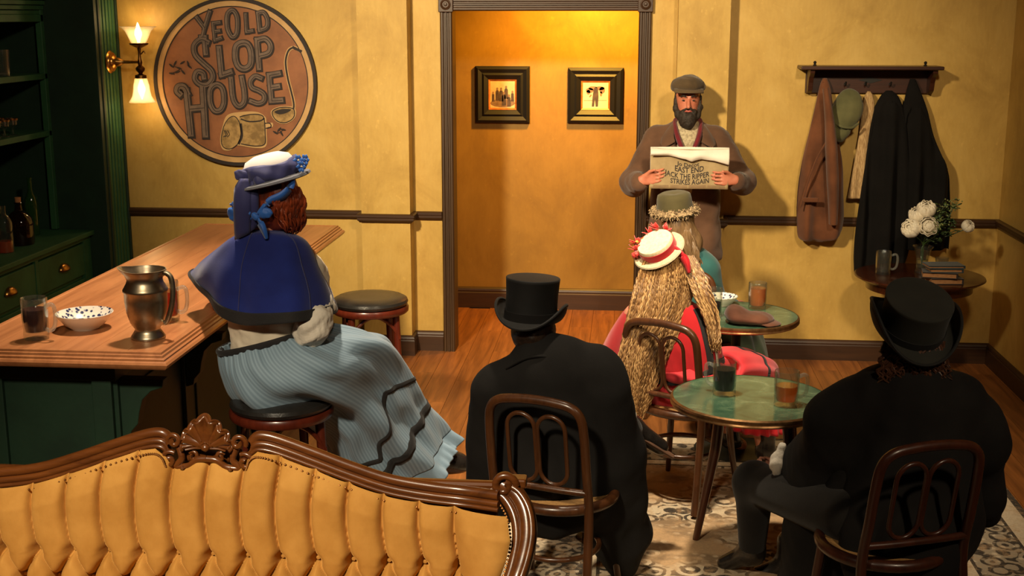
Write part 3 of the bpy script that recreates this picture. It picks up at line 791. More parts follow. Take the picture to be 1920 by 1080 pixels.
g = G(); blob(g, [((x-878)*1.12+878,(y-735)*1.14+735) for x,y in bw], .0284, 40); g.build('ladle_edge', M['pale_line'], ld, False)
g = G(); blob(g, bw, .0296, 40); g.build('ladle_bowl', M['pot_tan'], ld, False)
g = G(); ribbon(g, bw, 6, .0302, 40, True); blob(g, [(820,715),(870,698),(930,700),(900,722),(850,732)], .0303, 30); g.build('ladle_lines', M['ink'], ld, False)
for name, leaves in (('sprig_picture', [(150,425,40),(175,410,-60),(200,440,20),(225,405,-30),(262,410,70),(270,430,40),(190,465,-20),(225,465,50),(150,475,10)]), ('sprig_picture', [(820,850,30),(845,830,-50),(860,855,60),(870,830,10)])):
    g = G()
    for x, y, a in leaves:
        c, s_ = math.cos(R(a)), math.sin(R(a)); L = 20
        blob(g, [(x-c*L, y-s_*L), (x+s_*6, y-c*6), (x+c*L, y+s_*L), (x-s_*6, y+c*6)], .0285, 16)
    ribbon(g, [(leaves[0][0],leaves[0][1]),(sum(l[0] for l in leaves)/len(leaves), sum(l[1] for l in leaves)/len(leaves)+8),(leaves[-1][0],leaves[-1][1])], 4, .0283, 16)
    g.build(name, M['ink'], sg, False)

# ================================================================== SCONCE
sc = thing('wall_sconce', 'brass two-light wall sconce with frosted glass shades', 'wall lamp', (-3.40, 8.10, 1.955))
RY = Matrix.Rotation(PI/2, 4, 'Y')
G().lathe([(0,0),(.072,0),(.074,.006),(.066,.012),(.062,.022),(.048,.026),(.044,.036),(.030,.046),(.026,.07),(.016,.085),(.012,.10),(.009,.205),(0,.205)], n=32, M=RY).build('wall_plate', M['brass'], sc)
G().lathe([(0,-.09),(.008,-.085),(.014,-.07),(.028,-.055),(.030,-.04),(.022,-.03),(.012,-.022),(.016,0),(.010,.02),(.008,.06),(.012,.09),(.03,.098),(.058,.112),(.062,.122),(.05,.118),(0,.105)], c=(.205,0,0), n=28).build('stem', M['bronze'], sc)
G().tube(smooth_path([(.215,0,.05),(.235,0,.07),(.245,0,.055)], 8), .004, 8).build('tap_key', M['bronze'], sc)
ush = [(.042,.118),(.052,.132),(.066,.165),(.082,.20),(.105,.222),(.118,.228)]
G().lathe(ush, c=(.205,0,0), n=48, cap=False).build('shade', M['frost'], sc, True, solid=.003)
lsh = [(.030,-.10),(.040,-.108),(.050,-.15),(.054,-.19),(.062,-.225),(.078,-.25),(.086,-.262)]
G().lathe(lsh, c=(.205,0,0), n=48, cap=False).build('shade', M['frost'], sc, True, solid=.003)
G().lathe([(.012,-.075),(.036,-.085),(.038,-.105),(.032,-.11),(0,-.11)], c=(.205,0,0), n=24).build('gallery', M['bronze'], sc)
for z0, sgn in ((.125, 1), (-.115, -1)):
    G().lathe([(.008,z0),(.012,z0+sgn*.02),(.024,z0+sgn*.05),(.023,z0+sgn*.07),(.010,z0+sgn*.105),(.003,z0+sgn*.125),(0,z0+sgn*.13)], c=(.205,0,0), n=20).build('bulb', M['bulb'], sc)
    l = D.lights.new('sconce_glow', 'POINT'); l.energy = 1.8; l.color = (1,.66,.30); l.shadow_soft_size = .03
    lo = D.objects.new('sconce_glow', l); COL.objects.link(lo); lo.location = (-3.195, 8.10, 1.955+(.27 if sgn > 0 else -.27))

# ================================================================== PICTURES IN THE HALL
def picture(x0, x1, z0, z1, label, kind):
    cx, cz = (x0+x1)/2, (z0+z1)/2; wd, ht = x1-x0, z1-z0
    t = thing('framed_photo', label, 'picture', (cx, YH, cz), 0, 'framed photographs in the hall')
    def fr(w1, h1, w2, h2, ya, yb, name, mat, bev=.004):
        g = G()
        A = [(-w1,-h1),(w1,-h1),(w1,h1),(-w1,h1)]; B = [(-w2,-h2),(w2,-h2),(w2,h2),(-w2,h2)]
        V = [(a,-ya,b) for a,b in A]+[(a,-yb,b) for a,b in B]+[(a,0,b) for a,b in A]+[(a,0,b) for a,b in B]
        F = []
        for i in range(4):
            j = (i+1)%4
            F += [(i,j,j+4,i+4),(i+8,j+8,j,i),(i+4,j+4,j+12,i+12)]
        g.add(V,F); return g.build(name, mat, t, False)
    a, b = wd/2, ht/2
    fr(a,b,a-.022,b-.022,.030,.046,'frame_outer',M['fblack'])
    fr(a-.022,b-.022,a-.050,b-.050,.046,.030,'frame_cove',M['fblack'])
    fr(a-.050,b-.050,a-.066,b-.066,.030,.040,'frame_bead',M['fblack'])
    fr(a-.066,b-.066,a-.100,b-.100,.040,.018,'frame_slope',M['fblack'])
    fr(a-.100,b-.100,a-.113,b-.113,.022,.014,'gilt_slip',M['fgold'])
    pw, ph = a-.110, b-.110
    p = G().box((-pw,-.014,-ph),(pw,-.004,ph)).build('photograph', M['photo'] if kind == 0 else M['photo2'], t, False)
    def shape(g, pts, y=.0150):
        V = [(u*pw,-y,v*ph) for u,v in pts]+[(u*pw,-.013,v*ph) for u,v in pts]; n = len(pts)
        g.add(V, [tuple(range(n))]+[(i,i+n,(i+1)%n+n,(i+1)%n) for i in range(n)])
    def ellp(g, cx, cy, rx, ry, y=.0152, n=14): shape(g, [(cx+rx*math.cos(2*PI*i/n), cy+ry*math.sin(2*PI*i/n)) for i in range(n)], y)
    g = G(); g2 = G()
    if kind == 0:
        ellp(g2, 0, -.62, .98, .30, .0148)
        for cx_, cy_, s_ in ((-.75,-.1,.55),(-.42,.12,.75),(-.12,.1,.8),(.28,.25,.75),(.10,-.2,.8),(.5,-.35,.7),(.78,-.05,.6)):
            shape(g, [(cx_-.20*s_,cy_-.75*s_),(cx_+.22*s_,cy_-.75*s_),(cx_+.17*s_,cy_+.1),(cx_+.08,cy_+.26*s_),(cx_-.08,cy_+.26*s_),(cx_-.18*s_,cy_+.1)], .0150)
            ellp(g2, cx_, cy_+.40*s_, .085, .10, .0154)
    else:
        shape(g, [(-.28,-.85),(-.10,-.85),(-.04,-.30),(.02,-.85),(.20,-.85),(.24,-.05),(.20,.45),(.05,.6),(-.06,.6),(-.16,.40),(-.22,-.05)], .0152)
        for cx_, cy_, rx, ry in ((-.45,.38,.30,.20),(-.2,.55,.35,.16),(.3,.55,.4,.15),(.5,.40,.22,.26),(-.55,.25,.15,.18),(.42,.12,.10,.2)): ellp(g2, cx_, cy_, rx, ry, .0149)
        shape(g2, [(-.9,-.42),(.9,-.38),(.9,-.35),(-.9,-.38)], .0148); shape(g2, [(-.35,.1),(-.5,-.1),(-.42,-.15),(-.28,0)], .0149)
    g.build('dark_figures', M['photo_ink'], p, False); g2.build('pale_figures', M['photo_mid'], p, False)
    return t
picture(-1.155, -.742, 1.453, 1.880, 'black framed group photograph, the left one in the hallway', 0)
picture(-.452, -.035, 1.456, 1.872, 'black framed photograph of one standing man, right one in the hallway', 1)
# ================================================================== RUG
rug = tag(G().box((-1.21,-1.66,0),(1.21,1.66,.009)).build('rug', M['rug'], None, False, bevel=.003), 'faded grey and cream oriental rug under the tables', 'rug')
rug.location = (.662, 4.92, .0005)

# ================================================================== SOFA
sf = thing('tufted_sofa', 'golden velvet tufted sofa with carved walnut frame and shell crest', 'sofa', (-1.18, 3.25, 0)); SX, SY = -1.18, 3.25
def sl(p): return Vector((p[0]-SX, p[1]-SY, p[2]))
YB = 3.35
half = [(0,.985),(.055,1.005),(.10,1.055),(.145,1.085),(.20,1.075),(.30,1.040),(.40,1.003),(.52,.965),(.64,.946),(.74,.938),(.83,.938)]
def railz(u):
    u = abs(u); xs = [h[0] for h in half]; zs = [h[1] for h in half]
    return float(np.interp(u, xs, zs))
def ycurve(u):     # ends of the back wrap toward the seat
    return 0.0 if abs(u) < .70 else -.9*(abs(u)-.70)**2*2.0
def dz_rail(t): return t
for sgn in (-1, 1):
    hp = [(sgn*.118,1.046),(sgn*.128,1.072),(sgn*.15,1.084),(sgn*.20,1.075),(sgn*.30,1.040),(sgn*.40,1.003),(sgn*.52,.965),(sgn*.64,.946),(sgn*.74,.938),(sgn*.84,.940)]
    P = smooth_path([(u, YB-SY+ycurve(u), z-.012) for u,z in hp], 60)
    G().tube(P, .0150, 14).build('top_rail', M['sofaw'], sf)
    P = smooth_path([(u, YB-SY-.014+ycurve(u), z-.033) for u,z in hp], 60)
    G().tube(P, .0105, 12).build('rail_moulding', M['sofaw'], sf)
    P = smooth_path([(u, YB-SY-.022+ycurve(u), z-.047) for u,z in hp], 60)
    G().tube(P, .007, 10).build('rail_bead', M['sofaw'], sf)
    g = G(); P = smooth_path([(u, YB-SY-.054+ycurve(u), z-.058) for u,z in hp], 60)
    for p in P: g.lathe([(0,-.0045),(.0045,0),(0,.0045)], c=p, n=6)
    g.build('nail_trim', M['nail'], sf)['kind'] = 'stuff'
    # end post: curves outward then forward to the arm
    ep = [(sgn*.845,.005,.945),(sgn*.885,-.01,.925),(sgn*.915,-.04,.885),(sgn*.925,-.075,.83),(sgn*.915,-.11,.77),(sgn*.895,-.15,.71),(sgn*.88,-.22,.66),(sgn*.885,-.34,.635),(sgn*.90,-.46,.63)]
    off = YB-SY
    P = smooth_path([(x, y+off, z) for x,y,z in ep], 60)
    G().tube(P, [.026]*40+[.028]*20, 14).build('end_post', M['sofaw'], sf)
    P2 = smooth_path([(x-sgn*.030, y+off-.012, z-.012) for x,y,z in ep], 60); G().tube(P2, .014, 12).build('post_moulding', M['sofaw'], sf)
    P3 = smooth_path([(x+sgn*.012, y+off-.018, z+.010) for x,y,z in ep], 60); G().tube(P3, .011, 12).build('post_reed', M['sofaw'], sf)
    g = G()
    for p in smooth_path([(x-sgn*.048, y+off-.022, z-.020) for x,y,z in ep[:6]], 34): g.lathe([(0,-.005),(.005,0),(0,.005)], c=p, n=6)
    g.build('nail_trim', M['nail'], sf)['kind'] = 'stuff'
    # scrolled ear where rail meets post
    g = G(); P = []
    for i in range(30):
        a = i/29*2.4*PI; r = .034-.024*i/29
        P.append((sgn*(.853+r*math.cos(a)*1.0), off-.018-.004*i/29, .952+r*math.sin(a)))
    g.tube(P, .011, 10); g.lathe([(0,-.022),(.030,-.012),(.034,.0),(.030,.012),(0,.022)], c=(sgn*.853,off+.004,.952), M=RX, n=20); g.build('scroll_ear', M['sofaw'], sf)
    G().cbox((sgn*.892, off+.01, .955),(.046,.05,.028)).build('ear_block', M['sofaw'], sf, False, bevel=.006)
    # arm pad, arm post, legs
    G().tube(smooth_path([(sgn*.87,off-.16,.66),(sgn*.87,off-.30,.665),(sgn*.88,off-.44,.66)],16), .035, 12).build('arm_pad', M['velvet'], sf)
    G().tube(smooth_path([(sgn*.90,off-.46,.63),(sgn*.92,off-.52,.58),(sgn*.89,off-.54,.50),(sgn*.88,off-.56,.40)],20), .025, 12).build('arm_support', M['sofaw'], sf)
    G().tube(smooth_path([(sgn*.86,off-.60,.32),(sgn*.88,off-.64,.22),(sgn*.86,off-.62,.10),(sgn*.87,off-.65,0.012)],20), [.034-.0009*i for i in range(20)], 12).build('leg', M['sofaw'], sf)
    G().tube(smooth_path([(sgn*.82,off+.02,.36),(sgn*.82,off+.05,.18),(sgn*.82,off+.09,.012)],12), .024, 12).build('leg', M['sofaw'], sf)
# carved shell crest: seven fluted lobes fanning from a small heart
cz = 1.048; off = YB-SY; NL = 7; nr, na = 16, 127; P = np.zeros((nr, na, 3))
for j in range(nr):
    f = j/(nr-1)
    for i in range(na):
        q_ = i/(na-1); a = R(-8)+R(196)*q_; ph = q_*NL; lob = abs(math.sin(PI*ph))
        rr = .010+f*(.066+.018*math.exp(-((a-PI/2)/.42)**2))*(.90+.10*lob**.7)
        P[j,i] = (rr*math.cos(a)*1.0, off-.030-.020*f*f+.016*lob*f-.010*(1-f), cz+rr*math.sin(a))
g = G(); g.grid(P); g.build('shell_crest', M['sofaw'], sf, True, solid=.012, offset=-1, angle=180)
pts = [(P[-1,i,0], P[-1,i,1]-.001, P[-1,i,2]) for i in range(na)]
G().tube(pts, .0050, 8).build('shell_rim', M['sofaw'], sf)
for k in range(NL+1):
    a = R(-8)+R(196)*k/NL; L_ = .060+.014*math.exp(-((a-PI/2)/.42)**2)
    G().tube([(.012*math.cos(a),off-.046,cz+.012*math.sin(a)),(.6*L_*math.cos(a),off-.042,cz+.6*L_*math.sin(a)),(L_*math.cos(a),off-.050,cz+L_*math.sin(a))],[.005,.0036,.003],8).build('shell_rib', M['sofaw'], sf)
G().lathe([(0,-.014),(.012,-.006),(.014,0),(.012,.006),(0,.014)], c=(0,off-.048,cz), n=16).build('shell_heart', M['sofaw'], sf)
for sgn in (-1,1):
    for (cx_,cz_,r0,ph,th,dirn) in ((.094,1.062,.022,-.5,.0075,1),(.112,1.005,.024,2.2,.0075,-1),(.040,1.018,.014,.6,.006,1)):
        Q = []
        for i in range(26):
            a = ph+dirn*i/25*2.3*PI; r = r0*(1-.75*i/25); Q.append((sgn*(cx_+r*math.cos(a)), off-.035-.012*i/25, cz_+r*math.sin(a)))
        G().tube(Q, th, 10).build('scroll', M['sofaw'], sf)
    G().tube(smooth_path([(sgn*.085,off-.03,1.045),(sgn*.075,off-.038,1.01),(sgn*.092,off-.036,.985),(sgn*.055,off-.04,.988),(sgn*.03,off-.042,1.008),(0,off-.042,1.012)],30), .010, 10).build('scroll_stem', M['sofaw'], sf)
    G().lathe([(0,-.008),(.008,0),(0,.008)], c=(sgn*.070,off-.052,.985), n=10).build('bead', M['sofaw'], sf)
G().cbox((0,off-.008,1.022),(.19,.026,.064)).build('crest_block', M['sofaw'], sf, False, bevel=.02, seg=4)
# tufted back: one padded surface, channels above a button row, diamonds below
s_ = .1038; vb = .722; dv = .085
us = np.linspace(-.895, .895, 640); n_v = 130
P = np.zeros((n_v, len(us), 3)); BW = [k*s_+.004 for k in range(-8,9)]
for i, u in enumerate(us):
    top = railz(max(-.83,min(.83,u)))-.046
    if abs(u) < .15: top = float(np.interp(abs(u), [0,.03,.06,.09,.118,.15],[1.006,1.004,.984,.980,1.012,railz(.15)-.046]))
    for j in range(n_v):
        f = j/(n_v-1); z = .40+(top-.40)*f
        # distance to nearest crease
        edge_u = 7*s_+.004; xe = float(np.interp(z, [.40,.66,.71,.77,.83,.885,.925,.945],[.84,.838,.848,.868,.880,.870,.842,.815]))
        if z >= vb:
            uu = u+.017*math.sin(min(1,(z-vb)/.27)*PI)
            k = round((uu-.004)/s_)
            k = max(-7, min(7, k)); d = abs(uu-.004-k*s_)
            kk = 1.0
        else:
            row = math.floor((vb-z)/dv); loc = ((vb-z)/dv)-row; sh = .5*(row % 2)
            best = 9
            for kk_ in range(-9,10):
                b0 = kk_*s_+.004+sh*s_
                for e in (-.5,.5):
                    cu = b0+e*s_*loc; best = min(best, abs(u-cu))
            d = best*.85
        wpad = s_*.5
        t = min(1, d/wpad); pad = .046*(.72*(1-(1-t)**9)+.28*(1-(1-t)**2.2))
        # deeper at buttons
        row = round((vb-z)/dv); 
        if row >= 0:
            sh = .5*(row % 2); kb = round((u-.004)/s_-sh); du = u-.004-(kb+sh)*s_; dz = z-(vb-row*dv)
            pad -= .045*math.exp(-(du*du+dz*dz)/(.017**2))
        fade = min(1, max(0,(1-f)/.12)); pad = pad*(.42+.58*fade**.6)
        ue = u+.017*math.sin(min(1,(z-vb)/.27)*PI) if z >= vb else u; xu = u; eu = edge_u-(ue-u)*(1 if u > 0 else -1)
        if abs(u) > eu:
            q_ = (abs(u)-eu)/(.895-eu); xu = math.copysign(eu+q_*(xe-eu), u)
            if z >= vb-.02: pad = .058*max(0,math.sin(PI*min(1,q_*.94+.02)))**.55*(.55+.45*fade**.6)
            else: pad *= (1-.6*q_*q_)
        rake = (1.05-z)*.22
        P[j,i] = (xu, off-.022-rake*.35-pad+ycurve(xu)+(-.10*max(0,abs(xu)-.72)*max(0,.93-z)*6), z)
g = G(); g.grid(P); tb = g.build('tufted_back', M['velvet'], sf, True, angle=180)
g = G()
for row in range(3):
    for k in range(-9,10):
        u = k*s_+.004+.5*(row % 2)*s_
        if abs(u) > .735: continue
        b_ = G().lathe([(0,-.003),(.006,-.001),(.006,.001),(0,.002)], M=RX, n=12, c=(u, off-.016-(1.05-(vb-row*dv))*.077, vb-row*dv)).build('button', M['velvet'], sf)
G().cbox((0,off+.02,.70),(1.66,.03,.50)).build('back_board', M['sofaw'], sf, False, bevel=.01)
g = G(); g.cbox((0,off-.33,.42),(1.72,.66,.16)); g.build('seat_cushion', M['velvet'], sf, True, bevel=.05, seg=5)
g = G(); g.cbox((0,off-.32,.32),(1.74,.66,.07)); g.build('seat_rail', M['sofaw'], sf, False, bevel=.012)

# ================================================================== STOOLS
def make_stool(label, loc, rz):
    t = thing('bar_stool', label, 'stool', loc, rz, 'backless bentwood bar stools')
    G().lathe([(0,.735),(.175,.735),(.196,.742),(.203,.756),(.198,.770),(.178,.781),(.12,.787),(0,.788)], n=48).build('seat_pad', M['leather'], t)
    G().lathe([(.178,.70),(.198,.70),(.204,.706),(.206,.725),(.200,.736),(.175,.738),(.178,.70)], n=48, cap=False).build('seat_ring', M['stoolw'], t)
    tops = []
    for k in range(4):
        a = PI/4+k*PI/2; c, s = math.cos(a), math.sin(a)
        G().tube([(c*.165,s*.165,.72),(c*.178,s*.178,.45),(c*.205,s*.205,.0)], [.020,.018,.014], 12).build('leg', M['stoolw'], t); tops.append((c,s))
    for k in range(4):
        c0,s0 = tops[k]; c1,s1 = tops[(k+1)%4]; pts = []
        for i in range(17):
            f = i/16; h = .57+.125*math.sin(PI*f)**.7
            rr = .172; x = c0*rr*(1-f)+c1*rr*f; y = s0*rr*(1-f)+s1*rr*f; pts.append((x*1.08,y*1.08,h))
        G().tube(pts, .0095, 8).build('arch_brace', M['stoolw'], t)
    G().tube([(.186*math.cos(2*PI*i/32),.186*math.sin(2*PI*i/32),.27) for i in range(32)], .011, 8, True).build('foot_ring', M['stoolw'], t)
    return t
make_stool('empty black-topped bar stool standing by the wall pilaster', (-1.355, 6.46, 0), .35)
make_stool('black-topped bar stool under the woman in the blue cape', (-1.345, 4.66, 0), .55)

# ================================================================== BENTWOOD CHAIRS
def make_chair(label, loc, rz, wmat):
    t = thing('bentwood_chair', label, 'chair', loc, rz, 'bentwood chairs facing the newspaper man')
    def bk(x, z):      # back plane: rakes backwards above the seat (local +y is forward)
        return Vector((x, -.185-max(0,z-.45)*.17-(0 if z > .45 else (.45-z)*.16), z))
    hoop = [(-.205,.012),(-.198,.25),(-.190,.46),(-.188,.62),(-.186,.76),(-.176,.835),(-.140,.872),(-.07,.885),(0,.888),(.07,.885),(.140,.872),(.176,.835),(.186,.76),(.188,.62),(.190,.46),(.198,.25),(.205,.012)]
    pts = smooth_path([bk(x,z) for x,z in hoop], 90)
    G().tube(pts, [.0175]*90, 12).build('back_hoop', wmat, t)
    for sx in (-.0595, .0595):
        lp = []
        for i in range(40):
            a = 2*PI*i/40; ca, sa = math.cos(a), math.sin(a)
            lp.append(bk(sx+.0545*ca, (.765+.055*sa) if sa > 0 else (.625+.055*sa)))
        # stadium: straight sides
        st = []
        for i in range(16): a = PI*i/15; st.append(bk(sx+.0545*math.cos(a), .770+.058*math.sin(a)))
        for i in range(16): a = PI+PI*i/15; st.append(bk(sx+.0545*math.cos(a), .610+.058*math.sin(a)))
        G().tube(st, .0085, 10, True).build('back_loop', wmat, t)
    G().tube(smooth_path([bk(-.185,.535),bk(-.09,.538)+Vector((0,-.012,0)),bk(0,.54)+Vector((0,-.016,0)),bk(.09,.538)+Vector((0,-.012,0)),bk(.185,.535)],20), .014, 10, flat=.9).build('cross_rail', wmat, t)
    ring = [(.215*math.cos(a)*(1+.0*math.sin(a)), .205*math.sin(a), .447) for a in np.linspace(0,2*PI,40,endpoint=False)]
    G().tube(ring, .021, 12, True, flat=1.0).build('seat_frame', wmat, t)
    G().lathe([(0,.452),(.205,.452),(.207,.458),(0,.462)], n=40, sy=.96).build('cane_seat', M['cane'], t)
    for sx in (-1,1):
        G().tube([(sx*.150,.135,.44),(sx*.165,.155,.25),(sx*.190,.185,.012)], [.0175,.016,.0125], 12).build('leg', wmat, t)
    G().tube([(.165*math.cos(a), .165*math.sin(a)-.02, .24) for a in np.linspace(0,2*PI,36,endpoint=False)], .0105, 10, True).build('stretcher_ring', wmat, t)
    return t
CH1 = ((-.236,4.57,.0095), -R(18)); CH2 = ((.915,4.19,.0095), R(20)); CH3 = ((.30,5.745,.0095), -R(32)); CH4 = ((.42,7.02,0), -R(25))
make_chair('bentwood chair carrying the person in the tall black top hat', *CH1, M['chairw'])
make_chair('dark bentwood chair at the right under the long-haired person in black', *CH2, M['chaird'])
make_chair('bentwood chair holding the woman with the straw boater', *CH3, M['chairw'])
make_chair('bentwood chair hidden beneath the woman in teal', *CH4, M['chairw'])

# ================================================================== TABLES
def cafe_top(t, r, z):
    G().lathe([(0,z-.004),(r-.006,z-.004),(r-.006,z),(0,z)], n=64).build('marble_top', M['marble'], t, True, angle=30)
    G().lathe([(r-.02,z-.030),(r,z-.030),(r+.004,z-.024),(r+.001,z-.018),(r+.004,z-.012),(r+.002,z-.003),(r-.007,z+.002),(r-.007,z-.005),(r-.02,z-.010),(r-.02,z-.030)], n=64, cap=False).build('metal_rim', M['rim'], t)
    G().lathe([(0,z-.028),(r-.015,z-.028),(r-.015,z-.006),(0,z-.006)], n=48).build('underside', M['chaird'], t, True, angle=30)
T1 = (.522,4.945); T2 = (.584,6.39)
t = thing('cafe_table', 'round green marble cafe table with a splayed wooden leg, nearest', 'table', (*T1,.0095), 0, 'green marble cafe tables'); cafe_top(t, .322, .73)
for k, a in enumerate((R(128), R(20), R(-38))):
    G().tube([(math.cos(a)*.17,math.sin(a)*.17,.70),(math.cos(a)*.20,math.sin(a)*.20,.45),(math.cos(a)*.305,math.sin(a)*.305,.0)], [.024,.023,.015], 14).build('leg', M['chaird'], t)
G().lathe([(.15,.66),(.20,.66),(.20,.702),(.15,.702),(.15,.66)], n=40, cap=False).build('apron', M['chaird'], t, True, angle=30)
t = thing('cafe_table', 'round green marble cafe table on a black pedestal, holding the brown cap', 'table', (*T2,.0), 0, 'green marble cafe tables'); cafe_top(t, .315, .74)
G().lathe([(0,0),(.20,0),(.20,.012),(.06,.03),(.026,.06),(.024,.66),(.06,.70),(.10,.712),(0,.712)], n=32).build('pedestal', M['black'], t)

# ================================================================== GLASSWARE
def mug(label, loc, h, r, fill, liq, rz=0, handle=True, name='glass_mug', cat='mug', grp='glass beer mugs', z_base=.018):
    t = thing(name, label, cat, loc, rz, grp); wl = .0045
    prof = [(0,.0015),(r*.93,.0015),(r*.97,.006),(r*.97,z_base*.8),(r*.93,z_base*1.2),(r*.97,z_base*2),(r,h*.6),(r,h-.004),(r-.002,h),(r-wl,h-.003),(r-wl,h*.5),(r*.97-wl,z_base*2),(r*.8,z_base+.002),(0,z_base)]
    G().lathe(prof, n=40).build('glass', M['glass'], t)
    if handle:
        hp = [(r-.001,0,h*.80),(r+.022,0,h*.86),(r+.036,0,h*.78),(r+.038,0,h*.52),(r+.030,0,h*.30),(r+.012,0,h*.22),(r-.003,0,h*.25)]
        G().tube(smooth_path(hp,26), .0075, 10).build('handle', M['glassh'], t)
    if liq:
        rl = r-wl-.0006
        G().lathe([(0,z_base+.003),(r*.78,z_base+.004),(rl*.965,z_base*2+.001),(rl,h*.5),(rl,fill),(0,fill)], n=36).build('drink', liq, t, True, angle=40)
    return t
ZB = 1.0705; ZT1 = .7405; ZT2 = .7415
mug('glass mug of dark red ale at the near end of the bar', (-2.185,4.362,ZB), .158, .0475, .115, M['stout'], R(-8), z_base=.028)
mug('glass mug of red ale half hidden behind the pewter pitcher', (-1.800,4.69,ZB), .160, .0475, .12, M['redale'], R(-5))
mug('handled glass mug of black stout on the nearer green table', (.415,4.972,ZT1), .138, .048, .108, M['stoutd'], R(150))
mug('handled glass mug of amber ale on the nearer green table', (.648,4.845,ZT1), .142, .049, .082, M['ale'], R(15))
mug('straight tumbler of amber ale beside the brown cap', (.700,6.53,ZT2), .142, .0475, .112, M['ale'], 0, False, 'glass_tumbler', 'glass', 'tumblers on the far table')
mug('tall glass with a little dark drink beside the patterned bowl', (.462,6.335,ZT2), .150, .040, .055, M['stoutd'], 0, False, 'glass_tumbler', 'glass', 'tumblers on the far table')

def bowl(label, loc, r, h):
    t = thing('patterned_bowl', label, 'bowl', loc, 0, 'blue patterned bowls')
    outer = [(0,.003),(r*.45,.003),(r*.48,0),(r*.5,.004),(r*.72,h*.35),(r*.92,h*.78),(r,h)]
    G().lathe(outer, n=48, cap=False).build('bowl_body', M['chinaw'], t)
    inner = [(r*1.0,h),(r*.985,h+.002),(r*.90,h*.86),(r*.70,h*.50),(r*.45,h*.28),(0,h*.24)]
    G().lathe(inner, n=48, cap=False).build('bowl_inside', M['china'], t)
bowl('blue flecked china bowl between the mug and the pewter pitcher', (-2.072,4.535,ZB), .108, .062)
bowl('blue flecked china bowl on the far green table', (.520,6.60,ZT2), .085, .05)
# pewter pitcher
t = thing('pewter_pitcher', 'pewter pitcher with flared lip on the bar corner', 'pitcher', (-1.775,4.415,ZB), R(10))
prof = [(0,.0),(.062,.0),(.064,.006),(.060,.012),(.052,.024),(.046,.034),(.048,.040),(.062,.062),(.073,.100),(.078,.145),(.078,.176),(.082,.180),(.082,.187),(.078,.194),(.068,.212),(.065,.224),(.069,.240),(.078,.252),(.081,.262)]
n = 56; P = np.zeros((len(prof), n, 3))
for j,(r,z) in enumerate(prof):
    for i in range(n):
        a = 2*PI*i/n; sp = max(0, math.cos(a-PI))**5*max(0,(z-.228)/.035)
        P[j,i] = (r*math.cos(a)*(1+.22*sp), r*math.sin(a), z+.010*sp)
inn = [(r-.004, z) for r,z in prof[::-1][:8]]
Pi = np.zeros((len(inn)+1, n, 3))
for j,(r,z) in enumerate(inn):
    for i in range(n):
        a = 2*PI*i/n; sp = max(0, math.cos(a-PI))**5*max(0,(z-.228)/.035)
        Pi[j,i] = (r*math.cos(a)*(1+.22*sp), r*math.sin(a), z+.010*sp)
for i in range(n): Pi[-1,i] = (0,0,.17)
g = G(); g.grid(np.concatenate([P,Pi]), True, False, True, False); g.build('pitcher_body', M['pewter'], t, True, angle=60)
hp = smooth_path([(.052,-.010,.232),(.075,-.014,.250),(.098,-.018,.235),(.104,-.02,.19),(.098,-.02,.13),(.078,-.016,.07),(.066,-.014,.058)],30)
G().tube(hp, [.008]*30, 10, flat=1.3).build('handle', M['pewter'], t)

# ================================================================== BOTTLES AND GLASSES ON THE SHELVES
def lathe_thing(name, label, cat, loc, parts, grp=None):
    t = thing(name, label, cat, loc, 0, grp)
    for pn, prof, mt in parts: G().lathe(prof, n=28).build(pn, mt, t)
    return t
zc = .8705
lathe_thing('dark_flagon', 'round dark flagon with cork stopper on the green worktop', 'bottle', (-3.72,7.33,zc), [('bottle', [(0,0),(.078,0),(.082,.01),(.082,.13),(.075,.165),(.05,.195),(.024,.212),(.020,.25),(.024,.256),(.020,.262),(0,.262)], M['darkglass']), ('cork', [(0,.255),(.017,.255),(.019,.292),(0,.292)], M['cork'])], 'bottles on the worktop')
lathe_thing('green_bottle', 'slim green wine bottle at the end of the worktop', 'bottle', (-3.80,7.66,zc), [('bottle', [(0,0),(.040,0),(.042,.008),(.042,.20),(.038,.235),(.020,.275),(.014,.30),(.014,.36),(.017,.362),(.017,.372),(0,.372)], M['greenglass'])], 'bottles on the worktop')
lathe_thing('square_decanter', 'clear decanter with glass stopper behind the flagon', 'bottle', (-3.98,7.42,zc), [('bottle', [(0,0),(.055,0),(.055,.17),(.045,.20),(.018,.225),(.016,.29),(.026,.30),(0,.30)], M['glass']), ('stopper', [(.012,.29),(.012,.31),(.03,.345),(.028,.37),(0,.385)], M['glass'])], 'bottles on the worktop')
lathe_thing('whisky_bottle', 'half-seen bottle of brown spirit at the photo edge', 'bottle', (-3.68,7.06,zc), [('bottle', [(0,0),(.045,0),(.047,.006),(.047,.18),(.03,.215),(.016,.23),(.016,.28),(0,.28)], M['glass']), ('drink', [(0,.004),(.043,.004),(.043,.07),(0,.07)], M['redale'])], 'bottles on the worktop')
for i,(x,y) in enumerate(((-3.80,7.44),(-3.80,7.30))):
    lathe_thing('highball_glass', ('tall empty glass on the top green shelf, nearest the panel','tall empty glass on the top green shelf, at the photo edge')[i], 'glass', (x,y,1.8905), [('glass', [(0,0),(.040,0),(.041,.01),(.046,.16),(.043,.16),(.038,.016),(0,.014)], M['glass'])], 'glasses on the top shelf')
